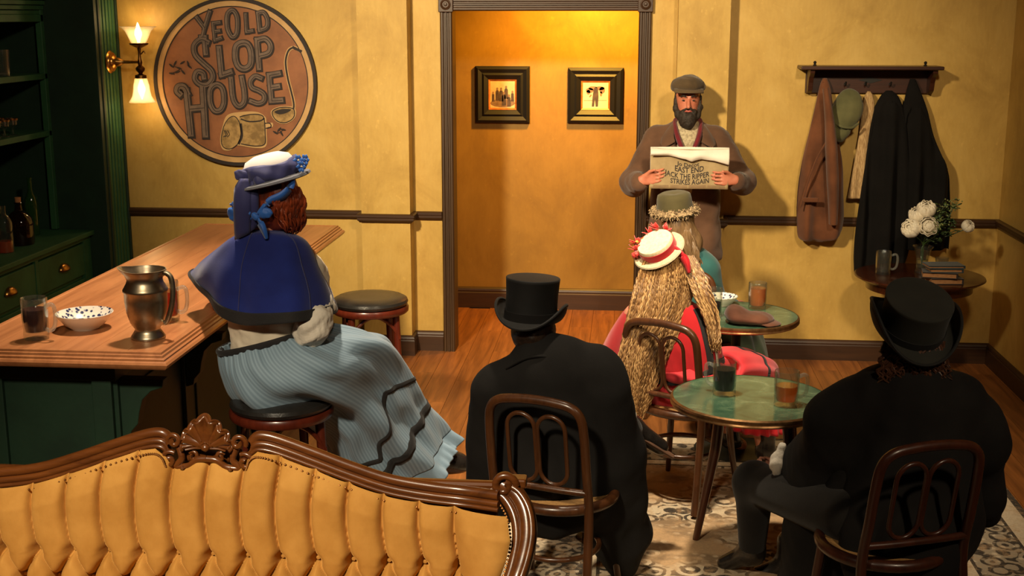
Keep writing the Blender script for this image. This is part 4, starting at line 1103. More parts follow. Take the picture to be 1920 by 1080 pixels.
for i in range(6):
    x, y = -3.80-(i%2)*.10, 7.50-(i//2)*.105+(i%2)*.03
    lathe_thing('cordial_glass', ('copper-rimmed cordial glass, front row, nearest the panel','copper-rimmed cordial glass, back row, nearest the panel','copper-rimmed cordial glass, front row, second from the panel','copper-rimmed cordial glass, back row, second from the panel','copper-rimmed cordial glass, front row, third from the panel','copper-rimmed cordial glass, back row, third from the panel')[i], 'glass', (x,y,1.5255),
        [('glass', [(0,0),(.028,0),(.026,.005),(.006,.01),(.005,.04),(.012,.05),(.032,.066),(.035,.105),(.032,.105),(.029,.069),(0,.054)], M['glass']), ('rim_band', [(.0335,.094),(.0362,.094),(.0362,.106),(.0335,.106),(.0335,.094)], M['bronze'])], 'cordial glasses on the middle shelf')

# ================================================================== COAT RACK AND CLOTHES
rk = thing('coat_rack', 'dark wooden wall coat rack with a narrow shelf', 'coat rack', (1.52, YW, 1.86)); ox = -1.52; oz = -1.86
def rb(lo, hi, name, bev=.004, mat=M['rackwood'], par=rk): return G().box((lo[0]+ox,lo[1]-YW,lo[2]+oz),(hi[0]+ox,hi[1]-YW,hi[2]+oz)).build(name, mat, par, False, bevel=bev)
rb((1.075,8.06,1.922),(1.945,8.268,1.945),'shelf',.006)
rb((1.13,8.245,1.768),(1.925,8.268,1.922),'back_board')
for x0 in (1.135,1.885):
    g = G(); n = 10; pr = [(8.245,1.922),(8.085,1.922),(8.09,1.90),(8.13,1.875),(8.155,1.84),(8.17,1.79),(8.20,1.772),(8.245,1.768)]; m = len(pr)
    V = [(x0+ox,y-YW,z+oz) for y,z in pr]+[(x0+.03+ox,y-YW,z+oz) for y,z in pr]
    g.add(V,[tuple(range(m))[::-1],tuple(range(m,2*m))]+[(i,(i+1)%m,(i+1)%m+m,i+m) for i in range(m)]); g.build('bracket', M['rackwood'], rk, False, bevel=.003)
for x0 in (1.17,1.85): G().lathe([(.010,0),(.012,.004),(.006,.010),(.011,.020),(.006,.028),(0,.030)], c=(x0+ox,8.16-YW,1.945+oz), n=16).build('finial', M['black'], rk)
g = G(); g.add([(1.46+ox,-.028,1.852+oz),(1.535+ox,-.028,1.832+oz),(1.61+ox,-.028,1.852+oz),(1.535+ox,-.028,1.872+oz)]+[(1.46+ox,-.022,1.852+oz),(1.535+ox,-.022,1.832+oz),(1.61+ox,-.022,1.852+oz),(1.535+ox,-.022,1.872+oz)], [(0,1,2,3),(0,4,5,1),(1,5,6,2),(2,6,7,3),(3,7,4,0)]); g.build('carved_diamond', M['fblack'], rk, False)
for x0 in (1.235,1.375,1.50,1.655,1.80):
    G().tube(smooth_path([(x0+ox,-.024,1.83+oz),(x0+ox,-.06,1.822+oz),(x0+ox,-.075,1.842+oz)],10), .006, 8).build('peg', M['black'], rk)

def hung(name, label, cat, outline, mat, y0, depth, seed, folds, loc, trim=None, grp='clothes on the coat rack', extra=None, amp=.014):
    "cloth hanging from a peg: stacked flattened rings, outline = [(z, xl, xr)]"
    t = thing(name, label, cat, loc, 0, grp); rings = []; r = np.random.RandomState(seed)
    for z, xl, xr in outline:
        w_ = (xr-xl)/2; c = (xl+xr)/2; dd = min(depth, .03+w_*.62)
        rings.append([(c+w_*math.copysign(abs(math.cos(a))**.8, math.cos(a))-loc[0], y0-dd*.5-dd*.5*math.sin(a)*1.0-loc[1], z-loc[2]) for a in np.linspace(0,2*PI,16,endpoint=False)])
    Pg = cloft(rings, 96, 70); N = normals(Pg)
    v = np.linspace(0,1,70)[:,None]; u = Pg[:,:,0]
    ph = r.uniform(0,6.3,3)
    dsp = amp*np.sin(u*folds+ph[0]+2.2*v)*np.clip(v*1.6,0,1)+amp*.5*np.sin(u*folds*1.9+ph[1]-3*v)*np.clip(v*1.6,0,1)+wob(Pg,seed,14,.006)
    Pg[:,:,1] += np.where(Pg[:,:,1] < (y0-depth*.5-loc[1]), -dsp, 0)
    Pg[:,:,1] = np.minimum(Pg[:,:,1], y0-loc[1]-.002)
    g = G(); g.grid(Pg, True, False, True, True); g.build('cloth', mat, t, True, angle=180)
    if extra: extra(t, loc)
    return t
def zx(px, py, y=8.12): p = at(px, py, y); return p.z, p.x
def outl(L, y=8.12):
    o = []
    for py, xl, xr in L:
        a = at(xl, py, y); b = at(xr, py, y); o.append(((a.z+b.z)/2, a.x, b.x))
    return o
def coat_extra(t, loc):
    # hanging sleeve lying in front, with its turned cuff, and a pocket flap
    Q = smooth_path([at(1548,165,8.05),at(1556,235,8.03),at(1560,310,8.03),at(1562,370,8.04),at(1562,420,8.05)],24)
    G().tube([q-Vector(loc) for q in Q], [.030+.030*min(1,i/9)-.002*max(0,i-14) for i in range(24)], 16, flat=.62).build('sleeve', M['coatrust'], t)
    Q = smooth_path([at(1553,260,8.055),at(1530,300,8.05),at(1512,350,8.05),at(1500,390,8.055)],20)
    G().tube([q-Vector(loc) for q in Q], .006, 8).build('lapel_edge', M['coatrust'], t)
    a = at(1520,375,8.045)-Vector(loc); G().cbox(a,(.10,.014,.03)).build('pocket_flap', M['coatrust'], t, False, bevel=.006)
    return
hung('rust_coat','rust brown coat hanging at the left end of the rack','coat', outl([(148,1546,1555),(165,1540,1561),(200,1532,1566),(250,1520,1574),(310,1505,1582),(370,1497,1584),(420,1496,1584),(448,1499,1572),(457,1512,1550)]), M['coatrust'], 8.235, .13, 3, 34, (1.27,8.235,1.2), extra=coat_extra, amp=.022)
hung('knit_scarf','cream knitted scarf hanging beside the green cap','scarf', outl([(173,1632,1638),(182,1627,1643),(205,1622,1645),(250,1617,1637),(300,1608,1632),(340,1601,1628),(376,1594,1624)], 8.1), M['knit'], 8.225, .05, 5, 60, (1.47,8.225,1.4), amp=.005)
hung('black_overcoat','long black overcoat hanging right of the scarf','coat', outl([(172,1668,1680),(185,1655,1692),(215,1642,1702),(270,1632,1708),(350,1620,1712),(430,1608,1712),(480,1604,1706),(516,1605,1690)], 8.1), M['blackcoat'], 8.235, .15, 8, 40, (1.63,8.235,.9), amp=.030)
hung('black_jacket','black jacket at the right end of the rack above the flowers','coat', outl([(150,1714,1724),(175,1706,1734),(210,1698,1746),(260,1694,1758),(320,1692,1782),(360,1692,1786),(420,1692,1787),(470,1694,1784)], 8.1), M['blackcoat'], 8.235, .15, 9, 38, (1.83,8.235,1.0), amp=.030)
# green cap on its peg
t = thing('green_flat_cap', 'soft green cap hanging between the rust coat and scarf', 'cap', (1.375,8.13,1.67), 0, 'clothes on the coat rack')
s = Sdf(.006); s.ell((0,0,0),(.098,.062,.135),(0,.25,-.15),k=.02); s.ell((-.035,.01,-.085),(.075,.05,.075),(0,.4,0),k=.03)
s.build('crown', M['greencap'], t, disp=lambda V: wob(V,4,30,.005))
G().tube(smooth_path([(-.075,-.03,-.075),(-.03,-.055,-.10),(.03,-.06,-.105),(.07,-.045,-.08)],16), .008, 8).build('band', M['greencap'], t)
g = G(); P = cloft([[(-.085,-.01,-.09),(-.05,-.045,-.115),(.0,-.05,-.12),(.03,-.035,-.115)],[(-.10,.0,-.13),(-.07,-.05,-.16),(-.02,-.055,-.17),(.02,-.035,-.15)],[(-.08,.02,-.165),(-.05,-.02,-.195),(-.02,-.02,-.20),(.0,0,-.18)]],20,10,False); g.grid(P); g.build('visor', M['greencap'], t, True, solid=.006)

# ================================================================== SIDE TABLE WITH FLOWERS AND BOOKS
ST = (1.80,7.72); ZS = .70
t = thing('side_table', 'dark round mahogany side table under the flowers', 'table', (*ST,0))
G().lathe([(0,ZS-.035),(.33,ZS-.035),(.355,ZS-.030),(.362,ZS-.022),(.375,ZS-.018),(.388,ZS-.010),(.385,ZS-.002),(.375,ZS),(0,ZS)], n=64).build('top', M['tablewood'], t)
G().lathe([(.30,ZS-.085),(.315,ZS-.085),(.315,ZS-.035),(.30,ZS-.035),(.30,ZS-.085)], n=48, cap=False).build('apron', M['tablewood'], t, True, angle=30)
G().lathe([(0,.20),(.05,.20),(.06,.23),(.045,.27),(.055,.33),(.06,.40),(.04,.48),(.032,.54),(.05,.58),(.075,.62),(0,.62)], n=28).build('column', M['tablewood'], t)
for k in range(3):
    a = R(-80+120*k)
    Q = smooth_path([(.03*math.cos(a),.03*math.sin(a),.26),(.08*math.cos(a),.08*math.sin(a),.22),(.12*math.cos(a),.12*math.sin(a),.10),(.15*math.cos(a),.15*math.sin(a),.03)],18)
    G().tube(Q, [.035-.001*i for i in range(18)], 10).build('leg', M['tablewood'], t)
for k in range(4):
    a = R(-50+k*60); G().tube(smooth_path([(.06*math.cos(a),.06*math.sin(a),.50),(.12*math.cos(a),.12*math.sin(a),.60),(.22*math.cos(a),.22*math.sin(a),.625),(.28*math.cos(a),.28*math.sin(a),.655)],14), .026, 10).build('carved_bracket', M['tablewood'], t)
ZS += .0005
mug('empty glass mug left of the flowers on the side table', (1.58,7.72,ZS), .145, .046, 0, None, R(0))
def book(label, loc, rz, sx, sy, h, cover):
    t = thing('book', label, 'book', loc, rz, 'books stacked on the side table')
    G().cbox((-.004,0,h/2),(sx-.012,sy-.012,h-.010)).build('pages', M['pages'], t, False)
    for z0 in (0, h-.005): G().cbox((0,0,z0+.0025),(sx,sy,.005)).build('cover', cover, t, False, bevel=.0015)
    G().cbox((sx/2-.003,0,h/2),(.006,sy,h-.001)).build('spine', cover, t, False, bevel=.002)
bz = ZS
for lab, h, cv, dx, rz, sx in (('dark book at the bottom of the stack by the vase',.036,'bookdark',.03,R(4),.19),('russet paged book second from the bottom of the stack',.034,'bookdark',.0,R(-9),.20),('blue-grey book second from the top of the stack',.024,'bookblue',.025,R(3),.19),('slim blue-grey book on top of the stack',.018,'bookblue',.02,R(6),.215)):
    book(lab, (1.865+dx,7.50,bz), rz, sx, .135, h, M[cv]); bz += h+.0004
lathe_thing('glass_vase', 'flared glass vase holding the white flowers', 'vase', (1.83,7.80,ZS), [('vase', [(0,0),(.040,0),(.042,.006),(.036,.03),(.038,.09),(.050,.145),(.066,.165),(.063,.166),(.046,.146),(.034,.09),(.032,.035),(0,.012)], M['glass']), ('water', [(0,.014),(.031,.036),(.033,.08),(0,.08)], M['glass'])])
lathe_thing('small_glass', 'small empty glass with handle behind the books', 'glass', (1.93,7.72,ZS), [('glass', [(0,0),(.034,0),(.036,.006),(.040,.11),(.0375,.11),(.033,.010),(0,.008)], M['glass'])])
def peony(label, p, r, face, seed, opened):
    t = thing('white_peony', label, 'flower', p, 0, 'white flowers in the vase'); rr = np.random.RandomState(seed)
    q = Vector(face).to_track_quat('Z','Y').to_matrix().to_4x4(); g = G()
    for layer, (npet, spread, L) in enumerate(((5,.62,.62),(6,.95,.85),(7,1.30,1.0)) if opened else ((4,.40,.72),(5,.62,.90),(6,.88,1.0))):
        for k in range(npet):
            a = 2*PI*k/npet+layer*.55+rr.uniform(-.15,.15); sp = spread+rr.uniform(-.1,.1); P = np.zeros((8,9,3)); hw = PI/npet*1.35
            for j in range(8):
                f = j/7; phi = (PI-.25)*(1-f)+f*(PI/2-(PI/2-.25)*(1-sp/1.4)*1.15)     # cup: from the base up the outside of a sphere
                if not opened: phi = (PI-.2)*(1-f)+f*(.30+.45*layer*.5+rr.uniform(0,.01))
                for i in range(9):
                    s = (i/8-.5)*2; wd = hw*(.55+.45*math.sin(PI*(.12+.70*f)))
                    R_ = r*L*(1+.05*math.sin(5*s+seed+k)*f)*(1-.10*s*s*f*f)
                    st = math.sin(phi)*R_; ct = math.cos(phi)*R_*.9
                    P[j,i] = q @ Vector((st*math.cos(a+s*wd), st*math.sin(a+s*wd), ct+(.06*r*f*f*math.cos(7*s+k))))
            g.grid(P)
    g.build('petals', M['petal'], t, True, solid=.0015, angle=180)
    G().lathe([(0,-r*.5),(r*.35,-r*.35),(r*.52,0),(r*.40,r*.30),(r*.18,r*.44),(0,r*.47)], n=16, M=q).build('heart', M['petal'], t)
    if opened:
        g = G()
        for k in range(24):
            a = k*2.4; d = r*.022*math.sqrt(k)*1.2
            v = q @ Vector((d*math.cos(a), d*math.sin(a), r*.02)); g.lathe([(0,-.004),(.004,0),(0,.004)], c=v, n=6)
        g.build('stamens', M['pollen'], t)
    vb = Vector((1.83,7.80,ZS+.03))-Vector(p); mid = Vector((1.83,7.80,ZS+.17))-Vector(p)
    G().tube(smooth_path([vb, mid, (Vector((0,0,0))+mid*.35)+Vector((0,0,-.01)), Vector((0,0,-.01))],14), .0032, 6).build('stem', M['leaf'], t)
peony('large white peony highest in the vase', at(1737,392,7.78), .058, (-.1,-.5,.9), 1, False)
peony('white peony at the lower left of the bouquet', at(1708,428,7.74), .060, (-.6,-.7,.4), 2, False)
peony('white peony at the upper left of the bouquet', at(1720,402,7.80), .055, (-.5,-.3,.9), 3, False)
peony('open white peony with yellow centre facing forward', at(1741,424,7.70), .060, (-.1,-1,.25), 4, True)
peony('single white bud at the right of the bouquet', at(1815,424,7.76), .040, (.4,-.5,.7), 5, False)
def sprig(label, p, n, seed, fl):
    t = thing('greenery_sprig', label, 'greenery', p, 0, 'greenery in the vase'); rr = np.random.RandomState(seed); g = G(); g2 = G()
    base_ = Vector((1.83,7.80,ZS+.06))-Vector(p); tip = Vector((0,0,.02))
    path = smooth_path([base_, Vector((1.83,7.80,ZS+.17))-Vector(p), tip*.2+base_*.25, tip], 14)
    G().tube(path, .0028, 6).build('stem', M['leaf'], t)
    for k in range(n):
        c = path[6+int(rr.uniform(0,8))]+Vector(rr.normal(0,.022,3)); d = Vector(rr.normal(0,1,3)); d.z = abs(d.z)*.4; d.normalize(); L = rr.uniform(.030,.055)
        sd = d.cross(Vector((0,0,1))).normalized()*L*.27; up = Vector((0,0,.006))
        g.add([c, c+d*L*.5+sd, c+d*L, c+d*L*.5-sd, c+d*L*.5+up], [(0,1,4),(1,2,4),(2,3,4),(3,0,4)])
    for k in range(fl):
        c = tip+Vector(rr.normal(0,.022,3)); g2.lathe([(0,-.006),(.006,0),(0,.006)], c=c, n=6)
    g.build('leaves', M['leaf'], t, True, solid=.001)['kind'] = 'stuff'
    if fl: g2.build('florets', M['leafl'], t)['kind'] = 'stuff'
sprig('pale sprig rising in the middle of the bouquet', at(1768,395,7.78), 26, 1, 26)
sprig('pale sprig at the upper right of the bouquet', at(1790,388,7.80), 26, 2, 26)
sprig('dark leafy sprig beneath the white bud', at(1785,425,7.74), 40, 3, 0)
sprig('sprig of tiny pale florets beside the open peony', at(1764,425,7.68), 14, 4, 34)
# brown cap lying on the far table
t = thing('brown_flat_cap', 'brown flat cap lying on the far green table', 'cap', (.625,6.205,ZT2), R(-6))
s = Sdf(.006); s.ell((0,0,.030),(.125,.095,.032),(0,R(4),0),k=.02); s.ell((-.062,.02,.048),(.060,.075,.038),(0,R(8),0),k=.03); s.rbox((0,0,-.03),(.3,.3,.032),.001,k=.004,sub=True)
s.build('crown', M['browncap'], t, disp=lambda V: wob(V,6,34,.0045))
g = G(); P = cloft([[(.06,-.075,.016),(.10,-.05,.020),(.115,0,.022),(.10,.05,.02)],[(.09,-.085,.010),(.135,-.05,.012),(.150,0,.012),(.13,.05,.012)],[(.10,-.085,.006),(.145,-.05,.006),(.162,0,.006),(.14,.05,.006)]],18,8,False); g.grid(P); g.build('visor', M['browncap'], t, True, solid=.006, offset=1)
# ================================================================== PEOPLE
def L3(o, *ps): return [Vector(p)-Vector(o) for p in ps]
def scone(s, a, b, ra, rb, sc, k=.04):
    "tapered capsule flattened by sc around its own axis start"
    sc = np.array(sc, float); a0 = np.array(a, float); b0 = np.array(b, float); c = a0
    A = (a0-c)/sc; B = (b0-c)/sc
    lo = np.minimum(A-ra, B-rb)*sc+c; hi = np.maximum(A+ra, B+rb)*sc+c; mn = sc.min()
    def f(p):
        q = (p-c)/sc; ba = B-A; l2 = max(1e-9, ba@ba); pa = q-A; t = np.clip((pa@ba)/l2, 0, 1)
        return (np.linalg.norm(pa-t[...,None]*ba, axis=-1)-(ra+(rb-ra)*t))*mn
    s.ops.append((f, lo, hi, k, False)); return s
def hand(s, wrist, fdir, across, back, size=1.0, curl=.3, thumb=1):
    "palm, four unequal bent fingers and a thumb; fdir = finger direction, across = index->little, back = back of the hand"
    w_, f, a, b = Vector(wrist), Vector(fdir).normalized(), Vector(across).normalized(), Vector(back).normalized(); z = size
    for i, t in enumerate((-.5,-.17,.17,.5)):
        s.cone(w_+a*(t*.030*z), w_+f*(.075*z)+a*(t*.062*z), .014*z, .0125*z, .012)
    for i, (t, L) in enumerate(((-.5,.070),(-.17,.080),(.17,.075),(.5,.058))):
        p0 = w_+f*(.078*z)+a*(t*.064*z); p1 = p0+(f-b*curl*.5)*(L*.45*z); p2 = p1+(f*.9-b*curl*1.2)*(L*.32*z); p3 = p2+(f*.7-b*curl*1.8)*(L*.25*z)
        s.cone(p0,p1,.0090*z,.0085*z,.004); s.cone(p1,p2,.0085*z,.0078*z,.003); s.cone(p2,p3,.0078*z,.0065*z,.003)
    q0 = w_+f*(.022*z)-a*(.020*z); q1 = q0+f*(.034*z)-a*(.022*z)-b*.012*thumb; q2 = q1+f*(.030*z)-a*(.004*z)-b*.012*thumb
    s.cone(q0,q1,.013*z,.0105*z,.01); s.cone(q1,q2,.0105*z,.008*z,.004)
def figure(name_parent, J, skin, vox=.011, face=None, hands=None, bulk=1.0):
    "one continuous body mesh from joints J (local coordinates)"
    s = Sdf(vox); b = bulk
    scone(s, J['pelvis'], J['chest'], .150*b, .165*b, (1,.66,1)); scone(s, J['chest'], J['neck'], .150*b, .05*b, (1,.62,1))
    s.cone(J['shoL'], J['shoR'], .055*b, .055*b, .05)
    s.cone(J['neck'], J['head'], .052, .050, .03)
    h = Vector(J['head']); d = Vector(J.get('look', (0,-1,0))).normalized(); rz = math.atan2(d.y, d.x)+PI/2
    s.ell(h+Vector((0,0,.018))-d*.008, (.076,.095,.100), (0,0,rz), .02)
    s.ell(h-Vector((0,0,.055))+d*.022, (.056,.066,.068), (0,0,rz), .03)
    sd = Vector((-d.y, d.x, 0))
    s.cone(h+d*.090+Vector((0,0,.004)), h+d*.110-Vector((0,0,.034)), .009, .013, .012)     # nose
    s.cone(h+d*.085+sd*.012-Vector((0,0,.067)), h+d*.085-sd*.012-Vector((0,0,.067)), .010, .010, .01)
    for e in (-1,1):
        s.ell(h+d*.094+sd*e*.031+Vector((0,0,.006)), (.016,.012,.011), (0,0,rz), .012, True)
        s.ell(h+sd*e*.078-d*.006-Vector((0,0,.012)), (.010,.020,.032), (0,0,rz), .008)
        s.cone(h+d*.088+sd*e*.014+Vector((0,0,.026)), h+d*.080+sd*e*.044+Vector((0,0,.027)), .008, .007, .01)
    for q in 'LR':
        s.chain([J['sho'+q], J['elb'+q], J['wri'+q]], [.050*b,.042*b,.027], .03)
        s.chain([J['hip'+q], J['kne'+q], J['ank'+q]], [.090*b,.058*b,.040], .04)
        s.cone(J['ank'+q], J['toe'+q], .038, .030, .03)
    if hands: hands(s)
    else:
        for q in 'LR':
            w_ = Vector(J['wri'+q]); f = (w_-Vector(J['elb'+q])).normalized()
            hand(s, w_, f, Vector((0,0,-1)) if abs(f.z) < .7 else Vector((1,0,0)), f.cross(Vector((0,0,1))) if abs(f.z) < .9 else Vector((0,1,0)), .9, .5)
    return s.build('body', skin, name_parent)
def clothed(parent, name, mat, prims, vox=.010, disp=None, subs=()):
    s = Sdf(vox)
    for p in prims:
        if len(p) == 2: s.ell(*p)                                   # (centre, radii)
        elif len(p) == 4: s.cone(*p, .045)
        else: scone(s, *p)
    for f in subs: f(s)
    return s.build(name, mat, parent, disp)
def foldfn(seed, f, amp, zpow=0):
    def d(V): return wob(V*np.array([1,1,.28]), seed, f, amp)
    return d
def uvgrid(me_obj, nv, nu, closed=True):
    me = me_obj.data; uv = me.uv_layers.new(name='UVMap'); n = len(me.loops)
    vi = np.zeros(n, np.int32); me.loops.foreach_get('vertex_index', vi)
    co = np.zeros((n,2), np.float32); co[:,0] = (vi % nu)/nu; co[:,1] = (vi//nu)/nv
    ls = np.zeros(len(me.polygons), np.int32); me.polygons.foreach_get('loop_start', ls)
    for l in ls:
        c = co[l:l+4,0]
        if c.max()-c.min() > .5: c[c < .5] += 1
    uv.data.foreach_set('uv', co.ravel())
def outward(Pg):
    N = normals(Pg); c = Pg.mean(1, keepdims=True); s = np.sign(((Pg-c)*N).sum(2).mean())
    return N*s
def surf(Pg, N, u, v, off):
    "point on a lofted grid at fractional u,v (closed in u) pushed out by off"
    nv, nu = Pg.shape[:2]; i = (u*nu) % nu; j = min(max(v,0),1)*(nv-1); i0 = int(i); j0 = min(int(j), nv-2); fi, fj = i-i0, j-j0
    def q(A): return A[j0,i0]*(1-fi)*(1-fj)+A[j0,(i0+1)%nu]*fi*(1-fj)+A[j0+1,i0]*(1-fi)*fj+A[j0+1,(i0+1)%nu]*fi*fj
    return Vector(q(Pg)+q(N)*off)
def band(Pg, N, path, wd, off, n=60, scallop=0):
    "ribbon lying on a lofted grid along a (u,v) path; wd in v units (or metres across)"
    pts = [surf(Pg, N, u, v, off) for u, v in path]
    L = []; Rr = []; m = len(pts)
    for k in range(m):
        a = pts[max(0,k-1)]; b = pts[min(m-1,k+1)]; t = (b-a).normalized()
        e = .004; u, v = path[k]
        nn = (surf(Pg,N,u,min(1,v+e),off)-surf(Pg,N,u,max(0,v-e),off)).cross(surf(Pg,N,u+e,v,off)-surf(Pg,N,u-e,v,off))
        nn = nn.normalized() if nn.length > 1e-9 else Vector((0,0,1))
        sd = t.cross(nn).normalized()*wd/2*(1+scallop*math.sin(k*1.1))
        L.append(pts[k]+sd); Rr.append(pts[k]-sd)
    g = G(); g.grid(np.array([L, pts, Rr])); return g
def strand_mesh(paths, rad, n=5, taper=.35):
    g = G()
    for P in paths:
        m = len(P); rr = [rad*(1-(1-taper)*max(0,(i/(m-1)-.55)/.45)) for i in range(m)]
        g.tube(P, rr, n)
    return g
def locks(ctrl_sets, n, seed, crimp=.006, freq=60, pts=26, jitter=.008):
    "hair locks: interpolate between guide paths"
    rr = np.random.RandomState(seed); K = len(ctrl_sets); A = np.array([[tuple(p) for p in c] for c in ctrl_sets]); out = []
    for k in range(n):
        f = rr.uniform(0, K-1); i = min(int(f), K-2); t = f-i; C = A[i]*(1-t)+A[i+1]*t
        C = C+rr.normal(0, jitter, C.shape)*np.linspace(.3,1,len(C))[:,None]
        end = rr.uniform(.82,1.0); P = catmull(C, pts, False); P = catmull(P[:max(4,int(pts*end))], pts, False)
        s = np.linspace(0,1,pts); ph = rr.uniform(0,6.3); a = crimp*np.clip(s*5,0,1)
        P[:,0] += a*np.sin(s*freq+ph); P[:,2] += a*.3*np.cos(s*freq*.9+ph); P[:,1] += a*.8*np.cos(s*freq*1.1+ph)
        out.append([Vector(p) for p in P])
    return out

# ------------------------------------------------------------------ the man reading the newspaper
O = Vector((.375, 7.93, 0))
man = thing('person', 'standing bearded person in a brown coat reading a newspaper', 'person', O)
J = dict(pelvis=(0,0,.95), chest=(0,0,1.32), neck=(-.005,-.01,1.55), head=(-.005,-.045,1.742), look=(0,-1,-.0),
    shoL=(-.185,0,1.50), shoR=(.185,0,1.50), elbL=(-.325,-.14,1.235), elbR=(.325,-.14,1.250), wriL=(-.288,-.345,1.275), wriR=(.280,-.345,1.285),
    hipL=(-.09,0,.90), hipR=(.09,0,.90), kneL=(-.10,-.02,.49), kneR=(.10,-.02,.49), ankL=(-.11,0,.09), ankR=(.11,0,.09), toeL=(-.13,-.15,.035), toeR=(.13,-.15,.035))
def mhands(s):
    for q, sx in (('L',-1),('R',1)):
        w_ = Vector(J['wri'+q]); hand(s, w_+Vector((0,-.012,.004)), Vector((-sx*.9,-.22,.28 if q == 'L' else .12)), Vector((0,.05,-1)), Vector((0,-1,0)), 1.02, .18, -1.6)
figure(man, J, M['skinm'], .0075, hands=mhands)
hd = Vector(J['head'])
for e in (-1,1):
    ey = G().lathe([(0,-.0055),(.008,-.0035),(.0105,0),(.008,.0035),(0,.0055)], c=hd+Vector((e*.031,-.082,.005)), n=14).build('eye', M['eye'], man)
    G().lathe([(0,0),(.0045,0),(.004,.002),(0,.0026)], c=hd+Vector((e*.031,-.0915,.005)), M=RX, n=12).build('iris', M['iris'], ey)
    G().tube(smooth_path([hd+Vector((e*.014,-.100,.026)),hd+Vector((e*.032,-.099,.033)),hd+Vector((e*.050,-.086,.026))],8), [.004,.005,.005,.005,.005,.004,.004,.003], 6).build('eyebrow', M['beard'], man)
G().tube(smooth_path([hd+Vector((-.026,-.090,-.064)),hd+Vector((-.010,-.103,-.060)),hd+Vector((0,-.104,-.062)),hd+Vector((.010,-.103,-.060)),hd+Vector((.026,-.090,-.064))],14), [.003,.005,.006,.0065,.0065,.006,.006,.006,.006,.0065,.0065,.006,.005,.003], 8).build('lips', M['lips'], man)
s = Sdf(.0055)
s.ell(hd+Vector((0,-.060,-.100)),(.060,.052,.054),None,.02); s.ell(hd+Vector((0,-.068,-.135)),(.042,.036,.036),None,.03)
for e in (-1,1):
    s.chain([hd+Vector((e*.076,-.012,.020)),hd+Vector((e*.074,-.024,-.040)),hd+Vector((e*.060,-.050,-.085))],[.010,.015,.024],.02)
    s.cone(hd+Vector((e*.006,-.103,-.046)),hd+Vector((e*.040,-.082,-.066)),.0085,.012,.012)
s.ell(hd+Vector((0,-.112,-.064)),(.026,.022,.0095),None,.006,True)
s.build('beard', M['beard'], man, lambda V: wob(V,11,140,.0025))
s = Sdf(.007); s.ell(hd+Vector((0,.012,.012)),(.083,.094,.098),None,.02); s.rbox(hd+Vector((0,-.10,0)),(.2,.085,.2),.01,k=.02,sub=True); s.rbox(hd+Vector((0,0,-.16)),(.2,.2,.09),.01,k=.02,sub=True)
s.build('hair', M['beard'], man)
s = Sdf(.006); s.ell(hd+Vector((0,-.012,.090)),(.105,.128,.058),(R(-8),0,0),.02); s.ell(hd+Vector((0,.03,.085)),(.100,.095,.062),None,.03); s.rbox(hd+Vector((0,0,-.01)),(.3,.3,.065),.005,k=.012,sub=True)
s.build('flat_cap', M['tweed'], man, lambda V: wob(V,12,40,.003))
g = G(); c = hd+Vector((0,-.07,.060))
P = cloft([[c+Vector((x,y0+.35*x*x*8-dy,z0-dz)) for x in (-.088,-.045,0,.045,.088)] for y0,dy,z0,dz in ((-.03,0,.012,0),(-.03,.022,.006,.002),(-.03,.040,-.004,.004))],20,8,False); g.grid(P); g.build('cap_visor', M['tweed'], man, True, solid=.008, offset=0)
# shirt, waistcoat, scarf
clothed(man, 'shirt', M['shirt'], [((0,-.01,1.20),(0,-.01,1.46),.150,.145,(1,.80,1)), ((0,-.015,1.49),(0,-.025,1.585),.068,.062)], .009)
clothed(man, 'waistcoat', M['paisley'], [((0,-.012,1.00),(0,-.016,1.37),.172,.160,(1,.80,1))], .010)
clothed(man, 'trousers', M['trouser'], [((-.09,0,.92),(-.10,-.02,.50),.10,.075),((-.10,-.02,.50),(-.11,0,.10),.075,.062),((.09,0,.92),(.10,-.02,.50),.10,.075),((.10,-.02,.50),(.11,0,.10),.075,.062)], .012)
for sx in (-1,1): clothed(man, 'shoe', M['bootl'], [((sx*.112,.035,.048),(sx*.128,-.13,.042),.046,.040)], .009)
for sx in (-1,1):
    Q = smooth_path([(sx*.006,-.178,1.385),(sx*.026,-.172,1.43),(sx*.056,-.138,1.50),(sx*.074,-.080,1.560),(sx*.070,.01,1.605),(0,.065,1.61)],26)
    G().tube(Q, [.022,.025]+[.029]*24, 12, flat=.55).build('neck_scarf', M['maroon'], man)
    g = G(); P = cloft([[(sx*.012,-.165,1.40),(sx*.030,-.168,1.39)],[(sx*.004,-.178,1.33),(sx*.036,-.176,1.33)],[(sx*.000,-.185,1.25),(sx*.030,-.186,1.24)]],6,12,False); g.grid(P); g.build('scarf_end', M['maroon'], man, True, solid=.012)
# coat: open over the chest
def vcut(s):
    s.cone((0,-.25,.70),(0,-.25,1.22),.105,.105,.01,True); s.cone((0,-.25,1.22),(0,-.22,1.60),.105,.150,.01,True)
prims = [((0,.01,1.40),(0,.01,1.10),.218,.205,(1,.76,1)), ((0,.01,1.12),(0,.01,.78),.205,.245,(1,.74,1)), ((0,.005,1.45),(0,.03,1.53),.19,.10,(1,.7,1)),
    ((-.175,.005,1.485),(.175,.005,1.485),.075,.075), ((-.19,0,1.485),(-.335,-.13,1.235),.083,.078), ((-.335,-.13,1.235),(-.300,-.315,1.262),.078,.055),
    ((.19,0,1.485),(.335,-.13,1.250),.083,.078), ((.335,-.13,1.250),(.292,-.315,1.275),.078,.055)]
clothed(man, 'coat', M['coatbrown'], prims, .0085, lambda V: wob(V*np.array([1,1,.5]),21,16,.006)+wob(V,22,55,.002), [vcut, lambda s: s.rbox((0,0,.60),(.5,.5,.14),.01,k=.01,sub=True), lambda s: s.cone((0,-.03,1.50),(0,-.05,1.75),.062,.09,.01,True)])
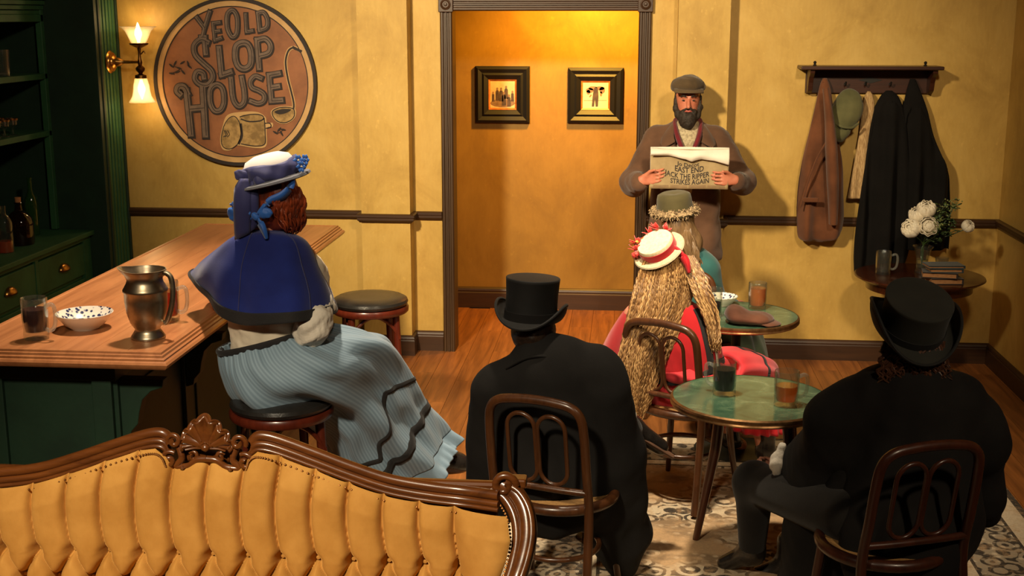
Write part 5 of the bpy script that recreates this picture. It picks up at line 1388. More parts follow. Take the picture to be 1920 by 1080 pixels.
for sx in (-1,1):
    g = G(); P = cloft([[(sx*.050,.055,1.615),(sx*.085,.050,1.60),(sx*.115,.045,1.565)],[(sx*.080,-.045,1.60),(sx*.110,-.055,1.575),(sx*.150,-.060,1.535)],[(sx*.088,-.125,1.535),(sx*.130,-.135,1.510),(sx*.165,-.125,1.480)],[(sx*.080,-.155,1.495),(sx*.115,-.165,1.475),(sx*.150,-.160,1.462)]],12,20,False); g.grid(P); g.build('collar', M['coatbrown'], man, True, solid=.010)
    g = G(); P = cloft([[(sx*.086,-.150,1.478),(sx*.120,-.168,1.465),(sx*.160,-.160,1.445)],[(sx*.075,-.172,1.42),(sx*.110,-.185,1.41),(sx*.150,-.176,1.395)],[(sx*.075,-.182,1.34),(sx*.098,-.190,1.335),(sx*.118,-.186,1.33)],[(sx*.078,-.186,1.26),(sx*.086,-.19,1.258),(sx*.094,-.19,1.255)]],12,20,False); g.grid(P); g.build('lapel', M['coatbrown'], man, True, solid=.009)
    w_ = Vector(J['wriL' if sx < 0 else 'wriR']); e_ = Vector(J['elbL' if sx < 0 else 'elbR']); dd = (w_-e_).normalized()
    G().tube([w_-dd*.075, w_-dd*.018], [.058,.054], 20).build('dark_cuff', M['trouser'], man)
# newspaper
np_ = thing('newspaper', 'open newspaper held up by the standing bearded person', 'newspaper', (.375,7.56,1.36))
NO = Vector((.375,7.56,1.36))
def sheet(u, v):     # u -1..1 across, v 0..1 upward
    x = u*.232; z = 1.235+v*.245-NO.z
    y = -.006*math.cos(u*PI)-.018*u*u+.010*math.sin(v*3+u*2)*(1-abs(u))
    return Vector((x, y, z))
g = G(); P = np.array([[sheet(u,v) for u in np.linspace(-1,1,41)] for v in np.linspace(0,.97,14)]); g.grid(P); front = g.build('front_page', M['paper'], np_, True, solid=.0012, offset=0)
g = G(); P = np.array([[sheet(u,v)+Vector((0,.012+.02*(1-abs(u)),.004)) for u in np.linspace(-1.005,1.005,41)] for v in np.linspace(.02,1.0,14)]); g.grid(P); g.build('back_page', M['paperw'], np_, True, solid=.0012, offset=0)
def flap_low(u): return float(np.interp(u, [-1,-.55,-.1,.05,.3,.62,1],[.83,.81,.735,.66,.73,.70,.60]))
g = G(); P = []
for t in np.linspace(0,1,14):
    r_ = []
    for u in np.linspace(-1,1,61):
        top = .985+.02*abs(u)**2-.03*(1-abs(u)); lo = flap_low(u)+.03*math.sin(u*9)*(1-abs(u))*.4; v = top+(lo-top)*t
        p = sheet(u, v); p.y = sheet(u,v).y-.006-.028*math.sin(t*PI*.8)-.006*math.sin(u*7+t*2); r_.append(p)
    P.append(r_)
g.grid(np.array(P)); g.build('folded_flap', M['paperw'], np_, True, solid=.0012, offset=0)
def printed(text, size, u0, v0, par, bend, sx=1.0, ink=M['ink']):
    cu = D.curves.new('headline', 'FONT'); cu.body = text; cu.size = size; cu.align_x = 'CENTER'; cu.resolution_u = 2; cu.offset = size*.018
    ob = D.objects.new('headline', cu); COL.objects.link(ob); bpy.context.view_layer.update()
    me = D.meshes.new_from_object(ob.evaluated_get(bpy.context.evaluated_depsgraph_get())); D.objects.remove(ob)
    for v in me.vertices:
        u = u0+v.co.x*sx/.232; vv = v0+v.co.y/.245+bend*(u*u); p = sheet(u, vv); v.co = (p.x, p.y-.0022, p.z)
    return link('headline', me, ink, par, smooth=False)
printed('Jo Decot', .034, -.03, .53, front, .55, 1.05); printed('EAST END', .047, .0, .385, front, .45, .82)
printed('JACK THE RIPPER', .044, -.05, .235, front, .30, .78); printed('STRIKES AGAIN', .042, .02, .105, front, .20, .80)
g = G()
for k in range(5):
    for c0, c1 in ((-.92,-.52),(-.48,-.05),(.0,.44),(.48,.92)):
        v = .085-k*.018; a = [sheet(u, v)+Vector((0,-.002,0)) for u in np.linspace(c0,c1,6)]; b = [sheet(u, v+.008)+Vector((0,-.002,0)) for u in np.linspace(c0,c1,6)]; g.grid(np.array([a,b]))
g.build('small_print', M['photo_mid'], front, False)

# ------------------------------------------------------------------ the woman in blue on the stool
O = Vector((-1.345,4.66,0))
blu = thing('person', 'seated person in a royal blue cape and striped blue skirt at the bar', 'person', O)
def B(px, py, y): return at(px, py, y)-O
head = B(513,368,4.68)
J = dict(pelvis=B(512,690,4.66), chest=B(500,520,4.64), neck=B(503,425,4.66), head=head, look=(.9,.45,0), shoL=B(430,482,4.72), shoR=B(570,485,4.72), elbL=B(392,530,4.84), elbR=B(585,585,4.74),
    wriL=B(400,545,5.0), wriR=B(585,640,4.90), hipL=B(500,712,4.74), hipR=B(520,715,4.62), kneL=B(672,700,5.0), kneR=B(665,705,4.90), ankL=B(765,860,5.22), ankR=B(828,862,5.22), toeL=B(800,905,5.30), toeR=B(880,872,5.28))
figure(blu, J, M['skin'], .011, bulk=.86)
clothed(blu, 'blouse', M['cream'], [(B(505,650,4.66),B(503,540,4.65),.150,.160,(1,.68,1)), (B(575,500,4.70),B(585,590,4.78),.072,.075), (B(585,590,4.78),B(583,622,4.74),.070,.062), (B(430,490,4.72),B(400,530,4.84),.05,.045),(B(500,470,4.65),B(500,540,4.64),.10,.15,(1,.65,1))], .010, lambda V: wob(V,31,45,.006))
clothed(blu, 'sleeve_cuff', M['lacewhite'], [(B(598,570,4.66),B(588,600,4.60),.055,.062),(B(588,600,4.60),B(580,625,4.585),.064,.060)], .008, lambda V: wob(V,33,70,.006))
# skirt: rings from the waist over the thighs down to the hem
rings = []
def ring_px(c, hx, dpt, y, ax, K=16):
    "ring whose camera-side and far-side follow the spine; ax = unit direction across the spine in the picture plane"
    ctr = B(*c, y); a = Vector(ax)*hx; return er(ctr, a, Vector((0,dpt,0)), K)
pairs = [((412,652),(600,607),4.665,.130),((424,700),(645,618),4.685,.205),((445,746),(690,627),4.74,.265),((505,772),(728,640),4.83,.265),((572,790),(752,680),4.95,.23),((612,815),(775,725),5.02,.235),((628,855),(790,752),5.08,.235),((660,900),(815,788),5.13,.235),((690,935),(834,816),5.17,.235)]
for (l_, t_, y, dp) in pairs:
    Lp_ = B(*l_, y-.06); Tp_ = B(*t_, y+.06); rings.append(er((Lp_+Tp_)/2, (Tp_-Lp_)/2, (-.04 if y > 4.7 else 0, dp, 0)))
NU, NV = 200, 150
rings[0] = [Vector(p) for p in rings[0]]
Pg = cloft(rings, NU, NV); N = outward(Pg); WB = Pg[2]+N[2]*.004
v = np.linspace(0,1,NV)[:,None]; th = np.linspace(0,2*PI,NU,endpoint=False)[None,:]
amp = .004+.020*np.clip(v*2.2,0,1)
dsp = amp*(.75*np.sin(th*6+3*np.sin(v*3)+.5)+.55*np.sin(th*10-2.0*v*4+1.3)+.22*np.sin(th*17+v*6))+.0035*np.exp(-(v/.16)**2)*np.sin(th*40)
Pg = Pg+N*dsp[:,:,None]; N = outward(Pg)
g = G(); g.grid(Pg, True); sk = g.build('skirt', M['skirtblue'], blu, True, solid=.004, offset=0, angle=180); uvgrid(sk, NV, NU)
SKIRT = (Pg, N)
G().tube([Vector(q_) for q_ in WB[::4]], .009, 8, True, flat=1.5).build('waistband', M['blacktrim'], blu)
segs = [(.585,.735),(.735,.815),(.856,.535),(.975,.575)]; path = []
for k in range(3):
    for t in np.linspace(0,1,26): path.append((segs[k][0]+(segs[k+1][0]-segs[k][0])*t, segs[k][1]+(segs[k+1][1]-segs[k][1])*t))
band(Pg, N, path, .019, .005).build('braid_trim', M['blacktrim'], blu, True, solid=.003)
band(Pg, N, [(u, .775+.125*(.98-u)/.31) for u in np.linspace(1.02,.52,110)], .040, .005, scallop=.10).build('lace_band', M['blacktrim'], blu, True, solid=.003)
# gathered ruffle below the hem
R0 = Pg[-1]; cent = R0.mean(0); ax_ = Vector(rings[-1][0]-rings[-2][0]); dirn = np.array((.040,.045,-.072))
Rf = np.zeros((14, NU, 3))
for k in range(14):
    f = k/13; out = (R0-cent); out /= np.linalg.norm(out,axis=1,keepdims=True)
    Rf[k] = R0+dirn*f*1.0+out*(.006*np.sin(np.arange(NU)*1.0)*f+.004*np.sin(np.arange(NU)*.37)*f+.022*f-.003)[:,None]
g = G(); g.grid(Rf, True); g.build('ruffle', M['ruffle'], blu, True, solid=.003, angle=180)
# cape
def cp(*pts): return [B(*p) for p in pts]
neck = er(B(500,428,4.665), (.060,0,0), (0,.055,0), 12, -PI/2)
r1 = cp((500,447,4.555),(545,450,4.575),(572,452,4.64),(570,455,4.72),(545,455,4.78),(515,455,4.80),(490,455,4.80),(462,455,4.79),(440,455,4.75),(425,455,4.68),(432,450,4.60),(465,448,4.565))
r2 = cp((503,500,4.515),(560,500,4.555),(597,505,4.66),(595,510,4.78),(560,510,4.87),(520,510,4.90),(480,505,4.90),(440,500,4.88),(405,492,4.83),(383,488,4.74),(398,490,4.62),(445,497,4.54))
r3 = cp((505,555,4.495),(575,552,4.54),(615,545,4.68),(615,540,4.84),(575,535,4.93),(525,535,4.96),(480,525,4.96),(435,512,4.94),(395,505,4.89),(366,508,4.78),(388,525,4.62),(440,548,4.525))
r4 = cp((507,608,4.480),(582,600,4.53),(628,586,4.70),(622,575,4.88),(580,570,4.97),(530,565,5.0),(480,545,5.0),(430,530,4.98),(385,512,4.93),(357,520,4.80),(390,560,4.62),(440,606,4.51))
Cg = cloft([neck,r1,r2,r3,r4], 160, 60)
Nc = outward(Cg); v = np.linspace(0,1,60)[:,None]; th = np.linspace(0,2*PI,160,endpoint=False)[None,:]
Cg = Cg+Nc*(.010*np.clip(v-.25,0,1)*(np.sin(th*7+.8)+.7*np.sin(th*12+2+v*2)))[:,:,None]; Nc = outward(Cg)
g = G(); g.grid(Cg, True); g.build('cape', M['bluewool'], blu, True, solid=.006, offset=0, angle=180)
g = G(); g.grid(Cg[-7:]+Nc[-7:]*.0055, True); g.build('cape_border', M['blacktrim'], blu, True, solid=.004, offset=0, angle=180)
for uu in (.085, .92):
    g = band(Cg, Nc, [(uu+.01*math.sin(t*3), t) for t in np.linspace(.15,.93,40)], .0035, .0045); g.build('cape_seam', M['navy'], blu, True, solid=.002)
# hair: auburn, falling over the far side of the face
s = Sdf(.008); s.ell(head+Vector((-.01,.005,.02)),(.098,.108,.108),(0,0,R(20)),.03); s.ell(head+Vector((.045,0,-.05)),(.062,.085,.095),None,.04); s.ell(head+Vector((-.02,-.01,-.06)),(.07,.08,.07),None,.04)
s.build('hair', M['redhair'], blu, lambda V: wob(V*np.array([1,1,.35]),41,60,.006))
gs = [[B(505+k*11,352,4.60+.012*k),B(510+k*12,375,4.565+.016*k),B(517+k*10.5,400,4.565+.018*k),B(530+k*7.5,425,4.585+.018*k),B(540+k*4,436,4.60+.018*k)] for k in range(6)]
strand_mesh(locks(gs, 110, 5, .006, 16, 22, .006), .0055).build('hair_locks', M['redhair'], blu)
# hat: white crown, navy swathe, grey brim, blue flower, hanging ribbons
HM = Matrix.Translation(B(512,338,4.68)) @ Matrix.Rotation(R(-13),4,'Y') @ Matrix.Rotation(R(2),4,'X')
def hl(prof, name, mat, mtx, sx=1, sy=1, n=48, par=blu, **kw): return G().lathe(prof, n=n, M=mtx, sx=sx, sy=sy, **kw).build(name, mat, par, True, angle=50)
hl([(.094,.0),(.140,-.006),(.148,-.002),(.145,.006),(.10,.012),(.094,.012)], 'hat_brim', M['greyfelt'], HM, 1.0, 1.02)
hl([(.0,.006),(.098,.006),(.103,.03),(.100,.062),(.085,.088),(.05,.102),(0,.106)], 'hat_crown', M['whitefelt'], HM)
n = 60; P = np.zeros((10,n,3))
for j in range(10):
    f = j/9
    for i in range(n):
        a = 2*PI*i/n; r = .104+.012*math.sin(PI*f)+.004*math.sin(5*a+f*6)+.003*math.sin(11*a-f*4)
        P[j,i] = HM @ Vector((r*math.cos(a), r*math.sin(a), .004+f*.066+.006*math.sin(3*a+1)*f))
g = G(); g.grid(P, True); g.build('hat_swathe', M['navy'], blu, True, solid=.005, angle=180)
for (x0,x1,ytop,ybot,yy,sk_) in ((441,470,335,438,4.575,0),(462,481,340,425,4.585,4)):
    rows = []
    for t in np.linspace(0,1,16):
        py = ytop+(ybot-ytop)*t; nar = 9*max(0,1-t*6); cx0 = x0+nar+sk_*t-3*math.sin(t*3); cx1 = x1-nar*.5+sk_*t+2*math.sin(t*4); tail = 12*t**8
        rows.append([B(cx0+(cx1-cx0)*q, py+tail*(1-q), yy-.012*math.sin(q*PI)-.015*math.sin(t*PI)) for q in np.linspace(0,1,7)])
    g = G(); g.grid(np.array([[tuple(p) for p in r] for r in rows])); g.build('hat_ribbon', M['navy'], blu, True, solid=.004)
def loop_bow(name, mat, pts, wd, par=blu):
    P = smooth_path(pts, 24); g = G(); L = []; Rr = []
    for k,p in enumerate(P):
        t = (P[min(23,k+1)]-P[max(0,k-1)]).normalized(); sd = Vector((0,-.3,1)) if abs(t.z) < .75 else Vector((1,-.2,0))
        sd = (sd-t*sd.dot(t)).normalized()*wd/2*(.45+.55*math.sin(PI*min(1,.12+k/23*.88))); L.append(p+sd); Rr.append(p-sd)
    g.grid(np.array([L,[p+Vector((0,-.006,0)) for p in P],Rr])); return g.build(name, mat, par, True, solid=.004)
clothed(blu, 'hat_bow', M['navy'], [(B(470,333,4.60),B(449,327,4.585),.012,.024,(1,.55,1))], .006, lambda V: wob(V,35,90,.003))
clothed(blu, 'hat_bow', M['navy'], [(B(470,333,4.60),B(490,338,4.57),.012,.022,(1,.55,1))], .006, lambda V: wob(V,36,90,.003))
clothed(blu, 'bow_loop', M['sky'], [(B(478,406,4.565),B(440,404,4.575),.010,.028,(1,.5,1))], .005, lambda V: wob(V,37,100,.004))
clothed(blu, 'bow_loop', M['sky'], [(B(480,406,4.560),B(500,399,4.553),.010,.022,(1,.5,1))], .005, lambda V: wob(V,38,100,.004))
clothed(blu, 'bow_knot', M['sky'], [(B(477,404,4.553),B(481,408,4.553),.013,.013)], .004)
loop_bow('bow_tail', M['sky'], [B(480,406,4.56),B(492,425,4.545),B(500,448,4.54)], .028)
loop_bow('bow_tail', M['sky'], [B(470,402,4.56),B(440,385,4.575),B(436,380,4.58)], .030)
loop_bow('chin_ribbon', M['sky'], [B(548,338,4.60),B(545,350,4.585),B(530,366,4.57),B(508,376,4.56),B(498,386,4.555),B(484,402,4.555)], .034)
g = G(); g2 = G(); rr = np.random.RandomState(3)
for c in (B(560,300,4.66),B(570,306,4.64),B(566,312,4.63),B(573,299,4.68)):
    for k in range(6):
        a = 2*PI*k/6; d = Vector((math.cos(a)*.6,-.5,math.sin(a))).normalized()
        t1 = d.cross(Vector((0,1,0))).normalized()*.009
        g.add([c, c+d*.014+t1, c+d*.026, c+d*.014-t1, c+d*.014+Vector((0,-.004,0))],[(0,1,4),(1,2,4),(2,3,4),(3,0,4)])
    g2.lathe([(0,-.005),(.005,0),(0,.005)], c=c+Vector((0,-.005,0)), n=8)
g.build('hat_flower', M['sky'], blu, True, solid=.0015); g2.build('flower_centre', M['cream'], blu)
# black trims on the skirt (placed by surface parameters)
SK_TRIM = True
# boots
for q, nm in (('L',0),('R',1)):
    a, t_ = Vector(J['ank'+q]), Vector(J['toe'+q]); k_ = Vector(J['kne'+q])
    up_ = (k_-a).normalized()
    clothed(blu, 'boot', M['bootl'], [(a+up_*.16, a, .058, .046), (a, a+(t_-a)*.55, .044, .040), (a+(t_-a)*.5, t_+(t_-a)*.10, .038, .022), (a-up_*.01, a-up_*.06-(t_-a)*.10, .030, .020)], .008)
# ------------------------------------------------------------------ the person in the tall top hat (nearer chair)
def top_hat(par, mtx, rc, h, rb, sx=1.0, sy=1.12, mat=None, curl=.05, band_mat=None):
    mat = mat or M['blackfelt']
    prof = [(rc*1.0,0),(rc*.985,h*.3),(rc*.985,h*.6),(rc*1.02,h*.92),(rc*1.03,h*.985),(rc*1.015,h),(rc*.97,h*1.005),(0,h*1.01)]
    G().lathe(prof, n=56, M=mtx, sx=sx, sy=sy).build('hat_crown', mat, par, True, angle=60)
    n = 72; rows = []
    for j in range(9):
        f = j/8; row = []
        for i in range(n):
            a = 2*PI*i/n; side = abs(math.cos(a))**2.2
            r = rc*.97+(rb-rc*.97)*(f if j < 7 else (f-.03*(j-6)))
            z = .004+curl*side*f**2.2-.016*(1-side)*f**1.5+(.004 if j == 8 else 0)
            row.append(mtx @ Vector((r*math.cos(a)*sx*(1-.10*side*f*f), r*math.sin(a)*sy, z)))
        rows.append([tuple(p) for p in row])
    g = G(); g.grid(np.array(rows), True); g.build('hat_brim', mat, par, True, solid=.006, offset=0, angle=180)
    edge = [Vector(p) for p in rows[-1]]; G().tube(edge, .0055, 8, True).build('brim_binding', M['blackfelt'], par)
    G().lathe([(rc*1.005,.004),(rc*1.025,.006),(rc*1.02,h*.24),(rc*1.0,h*.245)], n=56, M=mtx, sx=sx, sy=sy, cap=False).build('hat_band', band_mat or M['blackcloth'], par, True)
O = Vector((*CH1[0][:2],0))
p1 = thing('person', 'seated person seen from behind in a tall black top hat and black cape', 'person', O)
def A1(px, py, y): return at(px, py, y)-O
head = A1(1000,618,4.64)
J = dict(pelvis=A1(1035,905,4.60), chest=A1(1030,770,4.58), neck=A1(1010,678,4.60), head=head, look=(.25,.95,0), shoL=A1(930,715,4.62), shoR=A1(1125,715,4.58), elbL=A1(905,835,4.74), elbR=A1(1165,820,4.74),
    wriL=A1(960,850,4.98), wriR=A1(1172,790,4.96), hipL=(-.09,.02,.53), hipR=(.09,0,.53), kneL=(.02,.50,.50), kneR=(.24,.42,.56), ankL=(.06,.60,.10), ankR=A1(1180,800,5.02), toeL=(.12,.76,.05), toeR=A1(1238,838,5.04))
figure(p1, J, M['skin'], .012)
clothed(p1, 'shirt', M['cream'], [(A1(1160,800,4.86),A1(1178,780,4.955),.040,.036)], .009)
clothed(p1, 'trousers', M['trouser'], [((-.09,.02,.54),(.02,.48,.51),.095,.075),((.02,.48,.51),(.06,.60,.12),.075,.055),((.09,0,.54),(.24,.40,.57),.095,.075),((.24,.40,.57),tuple(Vector(J['ankR'])-Vector((.05,-.0,-.03))),.072,.05)], .012)
a, t_ = Vector(J['ankR']), Vector(J['toeR'])
clothed(p1, 'shoe', M['bootl'], [(a-(t_-a)*.15,a,.046,.046),(a,t_,.048,.036)], .008)
sd_ = (t_-a).normalized(); G().tube([a-sd_*.02+Vector((.036,-.012,-.030)), a+sd_*.07+Vector((.036,-.012,-.028)), t_+sd_*.03+Vector((.028,-.010,-.020))], [.024,.028,.020], 12, flat=.45).build('shoe_sole', M['sole'], p1)
a, t_ = Vector(J['ankL']), Vector(J['toeL']); clothed(p1, 'shoe', M['bootl'], [(a,t_,.048,.036)], .009)
s = Sdf(.008); s.ell(head+Vector((0,-.012,.0)),(.083,.102,.098),None,.02); s.build('hair', M['darkhair'], p1, lambda V: wob(V,51,80,.003))
prims = [(A1(935,712,4.60),A1(1130,706,4.565),.085,.088), (A1(1030,715,4.57),A1(1030,900,4.585),.175,.235,(1,.62,1)), (A1(925,735,4.60),A1(915,900,4.70),.095,.085), (A1(930,760,4.66),A1(925,960,4.74),.085,.075),
    (A1(1135,735,4.565),A1(1150,850,4.66),.092,.115), (A1(1150,850,4.66),A1(1165,930,4.74),.110,.115), (A1(1145,900,4.70),A1(1180,1005,4.80),.10,.105), (A1(1120,960,4.66),A1(1165,1050,4.78),.09,.085),
    (A1(1010,690,4.59),A1(1004,655,4.605),.090,.070), (A1(1030,690,4.58),A1(1120,690,4.565),.075,.070)]
clothed(p1, 'cape', M['blackcloth'], prims, .0095, lambda V: wob(V*np.array([1,1,.35]),52,15,.010)+wob(V*np.array([.4,1,1]),53,26,.004))
G().tube(smooth_path([A1(950,690,4.52),A1(985,672,4.49),A1(1020,668,4.49),A1(1055,680,4.52),A1(1090,700,4.50)],24), [.012]*24, 10, flat=.6).build('cape_collar', M['blackcloth'], p1)
clothed(p1, 'neck_scarf', M['teal'], [(A1(1030,672,4.62),A1(1048,664,4.66),.040,.020)], .008)
HM = Matrix.Translation(A1(995,600,4.645)) @ Matrix.Rotation(R(3),4,'Y') @ Matrix.Rotation(R(-3),4,'X') @ Matrix.Rotation(R(-10),4,'Z')
top_hat(p1, HM, .100, .165, .150, 1.0, 1.14, M['blackfelt'], .062)

# ------------------------------------------------------------------ the long-haired person in black (right chair)
O = Vector((*CH2[0][:2],0))
p2 = thing('person', 'seated person in black with curly dark hair and a tilted top hat, far right', 'person', O)
def A2(px, py, y): return at(px, py, y)-O
head = A2(1718,640,4.36)
J = dict(pelvis=(-.02,.13,.56), chest=A2(1700,830,4.36), neck=A2(1715,735,4.36), head=head, look=(-.35,.9,0), shoL=A2(1575,770,4.36), shoR=A2(1825,785,4.38), elbL=A2(1530,900,4.55), elbR=A2(1835,900,4.50),
    wriL=A2(1462,880,4.74), wriR=A2(1700,880,4.72), hipL=(-.11,.03,.53), hipR=(.09,.05,.53), kneL=A2(1415,905,4.80), kneR=A2(1600,930,4.74), ankL=A2(1410,1035,4.86), ankR=A2(1480,1060,4.90), toeL=A2(1360,1056,4.92), toeR=A2(1400,1085,4.92))
figure(p2, J, M['skin'], .012)
clothed(p2, 'trousers', M['trouser'], [((-.11,.03,.53),tuple(J['kneL']),.10,.080),(tuple(J['kneL']),tuple(J['ankL']),.080,.052),((.09,.05,.53),tuple(J['kneR']),.10,.08),(tuple(J['kneR']),tuple(J['ankR']),.078,.055)], .011)
clothed(p2, 'jacket', M['blackcloth'], [((-.02,.13,.54),tuple(J['chest']),.175,.185,(1,.72,1)),(tuple(J['elbL']),tuple(J['wriL']),.06,.045),(tuple(J['elbR']),tuple(J['wriR']),.06,.045),(tuple(J['shoL']),tuple(J['elbL']),.075,.065)], .012)
for q in 'LR':
    a, t_ = Vector(J['ank'+q]), Vector(J['toe'+q]); clothed(p2, 'boot', M['bootl'], [(a+Vector((0,0,.10)),a,.056,.048),(a,t_,.046,.034)], .009)
prims = [(A2(1590,775,4.36),A2(1820,790,4.38),.090,.092), (A2(1705,770,4.31),A2(1700,960,4.29),.20,.25,(1,.66,1)), (A2(1580,790,4.37),A2(1545,900,4.50),.105,.115), (A2(1620,775,4.36),A2(1490,862,4.62),.11,.062), (A2(1590,830,4.40),A2(1500,885,4.60),.13,.075), (A2(1640,745,4.34),A2(1570,790,4.38),.10,.11), (A2(1790,750,4.35),A2(1835,830,4.40),.10,.095), (A2(1545,900,4.50),A2(1490,880,4.66),.105,.060), (A2(1560,900,4.46),A2(1570,1060,4.50),.12,.13),
    (A2(1600,960,4.44),A2(1560,1090,4.52),.12,.12), (A2(1825,800,4.38),A2(1838,930,4.46),.088,.072), (A2(1838,920,4.46),A2(1846,965,4.47),.062,.045), (A2(1715,760,4.34),A2(1718,715,4.35),.10,.075), (A2(1690,960,4.36),A2(1620,1080,4.45),.16,.13), (A2(1540,930,4.50),A2(1525,1095,4.56),.11,.13), (A2(1610,930,4.46),A2(1490,905,4.68),.12,.095), (A2(1700,980,4.34),A2(1720,1090,4.42),.17,.15), (A2(1690,940,4.22),A2(1690,1035,4.14),.20,.215,(1,.5,1))]
clothed(p2, 'cape', M['blackcloth'], prims, .0095, lambda V: wob(V*np.array([1,1,.35]),62,14,.010)+wob(V*np.array([.4,1,1]),63,24,.004))
clothed(p2, 'shirt_cuff', M['lacewhite'], [(A2(1468,838,4.60),A2(1458,868,4.60),.018,.024),(A2(1458,868,4.60),A2(1462,892,4.61),.024,.022)], .005, lambda V: wob(V,64,80,.004))
s = Sdf(.009); s.ell(head+Vector((0,.015,-.03)),(.092,.085,.105),None,.02); s.ell(head+Vector((0,-.01,-.10)),(.115,.080,.065),None,.04); s.build('hair', M['auburn'], p2, lambda V: wob(V,61,50,.010))
gs = [[A2(1655+k*19,640,4.30-.02*math.sin(k/6*PI)),A2(1652+k*20,675,4.275-.03*math.sin(k/6*PI)),A2(1650+k*21,705,4.265-.02*math.sin(k/6*PI)),A2(1652+k*21,735,4.27)] for k in range(7)]
strand_mesh(locks(gs, 110, 6, .009, 24, 22, .010), .0045).build('hair_curls', M['auburn'], p2)
G().tube(smooth_path([A2(1636,708,4.42),A2(1650,700,4.40),A2(1664,695,4.39)],8), .010, 8).build('red_collar', M['redribbon'], p2)
HM = Matrix.Translation(A2(1708,618,4.37)) @ Matrix.Rotation(R(5),4,'Y') @ Matrix.Rotation(R(24),4,'X') @ Matrix.Rotation(R(8),4,'Z')
top_hat(p2, HM, .112, .135, .168, 1.0, 1.12, M['blackfelt2'], .085, M['blackfelt'])

# ------------------------------------------------------------------ the woman in red with the straw boater
O = Vector((*CH3[0][:2],0))
rd = thing('person', 'seated person in a scarlet cape with very long crimped blonde hair', 'person', O)
def A3(px, py, y): return at(px, py, y)-O
head = A3(1250,492,5.80)
J = dict(pelvis=(0,.0,.57), chest=A3(1255,640,5.74), neck=A3(1252,550,5.78), head=head, look=(.45,.85,0), shoL=A3(1190,590,5.86), shoR=A3(1300,602,5.75), elbL=A3(1150,660,5.96), elbR=A3(1320,680,5.82),
    wriL=A3(1250,670,6.06), wriR=A3(1385,690,5.98), hipL=(-.08,.06,.54), hipR=(.09,-.02,.54), kneL=(.20,.44,.54), kneR=(.32,.32,.54), ankL=(.26,.48,.12), ankR=(.42,.30,.12), toeL=(.33,.60,.05), toeR=(.52,.42,.05))
figure(rd, J, M['skin'], .012, bulk=.85)
clothed(rd, 'dress', M['coral'], [(A3(1258,720,5.745),A3(1258,600,5.75),.150,.13,(1,.8,1)), (A3(1320,680,5.82),A3(1390,690,5.97),.050,.042)], .011, lambda V: wob(V,71,30,.006))
def rk3(px,py,y,hx,dy,tilt=0): return er(A3(px,py,y),(hx,0,tilt),(0,dy,0))
rings = [er((0,0,.66),(.15,-.03,0),(.03,.13,0)), er((.03,.04,.60),(.20,-.05,0),(.06,.20,0)), er((.13,.16,.565),(.14,-.16,.04),(.02,.02,.105)), er((.25,.31,.548),(.14,-.16,.02),(.02,.02,.095)), er((.33,.40,.51),(.12,-.14,.0),(.06,.07,.06)), er((.34,.41,.42),(.12,-.14,0),(.08,.09,.0)), er((.34,.41,.33),(.13,-.15,0),(.09,.10,0))]
rings = [[Vector(p) for p in r] for r in rings]
Pg = cloft(rings, 120, 80); N = outward(Pg); th = np.linspace(0,2*PI,120,endpoint=False)[None,:]; v = np.linspace(0,1,80)[:,None]
Pg = Pg+N*((.002+.004*v)*(np.sin(th*7+3*v)+.6*np.sin(th*13-4*v)))[:,:,None]; N = outward(Pg)
g = G(); g.grid(Pg, True); g.build('skirt', M['coral'], rd, True, solid=.004, offset=0, angle=180)
for vv in (.52,):
    g = band(Pg, N, [(t, vv) for t in np.linspace(0,1,100)], .024, .004); g.build('skirt_band', M['blacktrim'], rd, True, solid=.003)
Rf = np.stack([Pg[-1]+np.array((0,0,-.10))*f+ (Pg[-1]-Pg[-1].mean(0))*(.10*f+.06*f*np.sin(np.arange(120)*1.1))[:,None] for f in np.linspace(0,1,8)])
g = G(); g.grid(Rf, True); g.build('skirt_ruffle', M['redcloth'], rd, True, solid=.003, angle=180)
for q in 'LR':
    a, t_ = Vector(J['ank'+q]), Vector(J['toe'+q]); clothed(rd, 'boot', M['bootl'], [(a+Vector((0,0,.12)),a,.050,.042),(a,t_,.040,.028)], .009)
def c3(*pts): return [A3(*p) for p in pts]
neck = er(A3(1254,552,5.775),(.056,0,0),(0,.055,0),12,-PI/2)
r1 = c3((1250,578,5.665),(1290,582,5.665),(1318,585,5.69),(1325,588,5.76),(1312,588,5.85),(1280,585,5.91),(1245,582,5.93),(1215,580,5.945),(1192,575,5.93),(1182,572,5.87),(1195,575,5.78),(1220,576,5.70))
r2 = c3((1252,650,5.635),(1305,648,5.62),(1338,640,5.66),(1345,635,5.78),(1325,630,5.92),(1280,625,6.0),(1240,620,6.03),(1195,615,6.05),(1160,612,6.02),(1150,615,5.92),(1170,630,5.79),(1205,645,5.67))
r3 = c3((1252,722,5.615),(1312,716,5.595),(1345,690,5.66),(1352,680,5.80),(1330,670,5.95),(1280,660,6.04),(1235,655,6.08),(1175,650,6.10),(1134,655,6.07),(1126,666,5.97),(1155,690,5.82),(1200,712,5.66))
Cg = cloft([neck,r1,r2,r3],140,50); Nc = outward(Cg); v = np.linspace(0,1,50)[:,None]; th = np.linspace(0,2*PI,140,endpoint=False)[None,:]
Cg = Cg+Nc*(.010*np.clip(v-.2,0,1)*(np.sin(th*8+1)+.7*np.sin(th*13)))[:,:,None]; Nc = outward(Cg)
g = G(); g.grid(Cg, True); g.build('cape', M['redcloth'], rd, True, solid=.006, offset=0, angle=180)
g = G(); g.grid(Cg[-5:]+Nc[-5:]*.0055, True); g.build('cape_border', M['blacktrim'], rd, True, solid=.004, offset=0, angle=180)
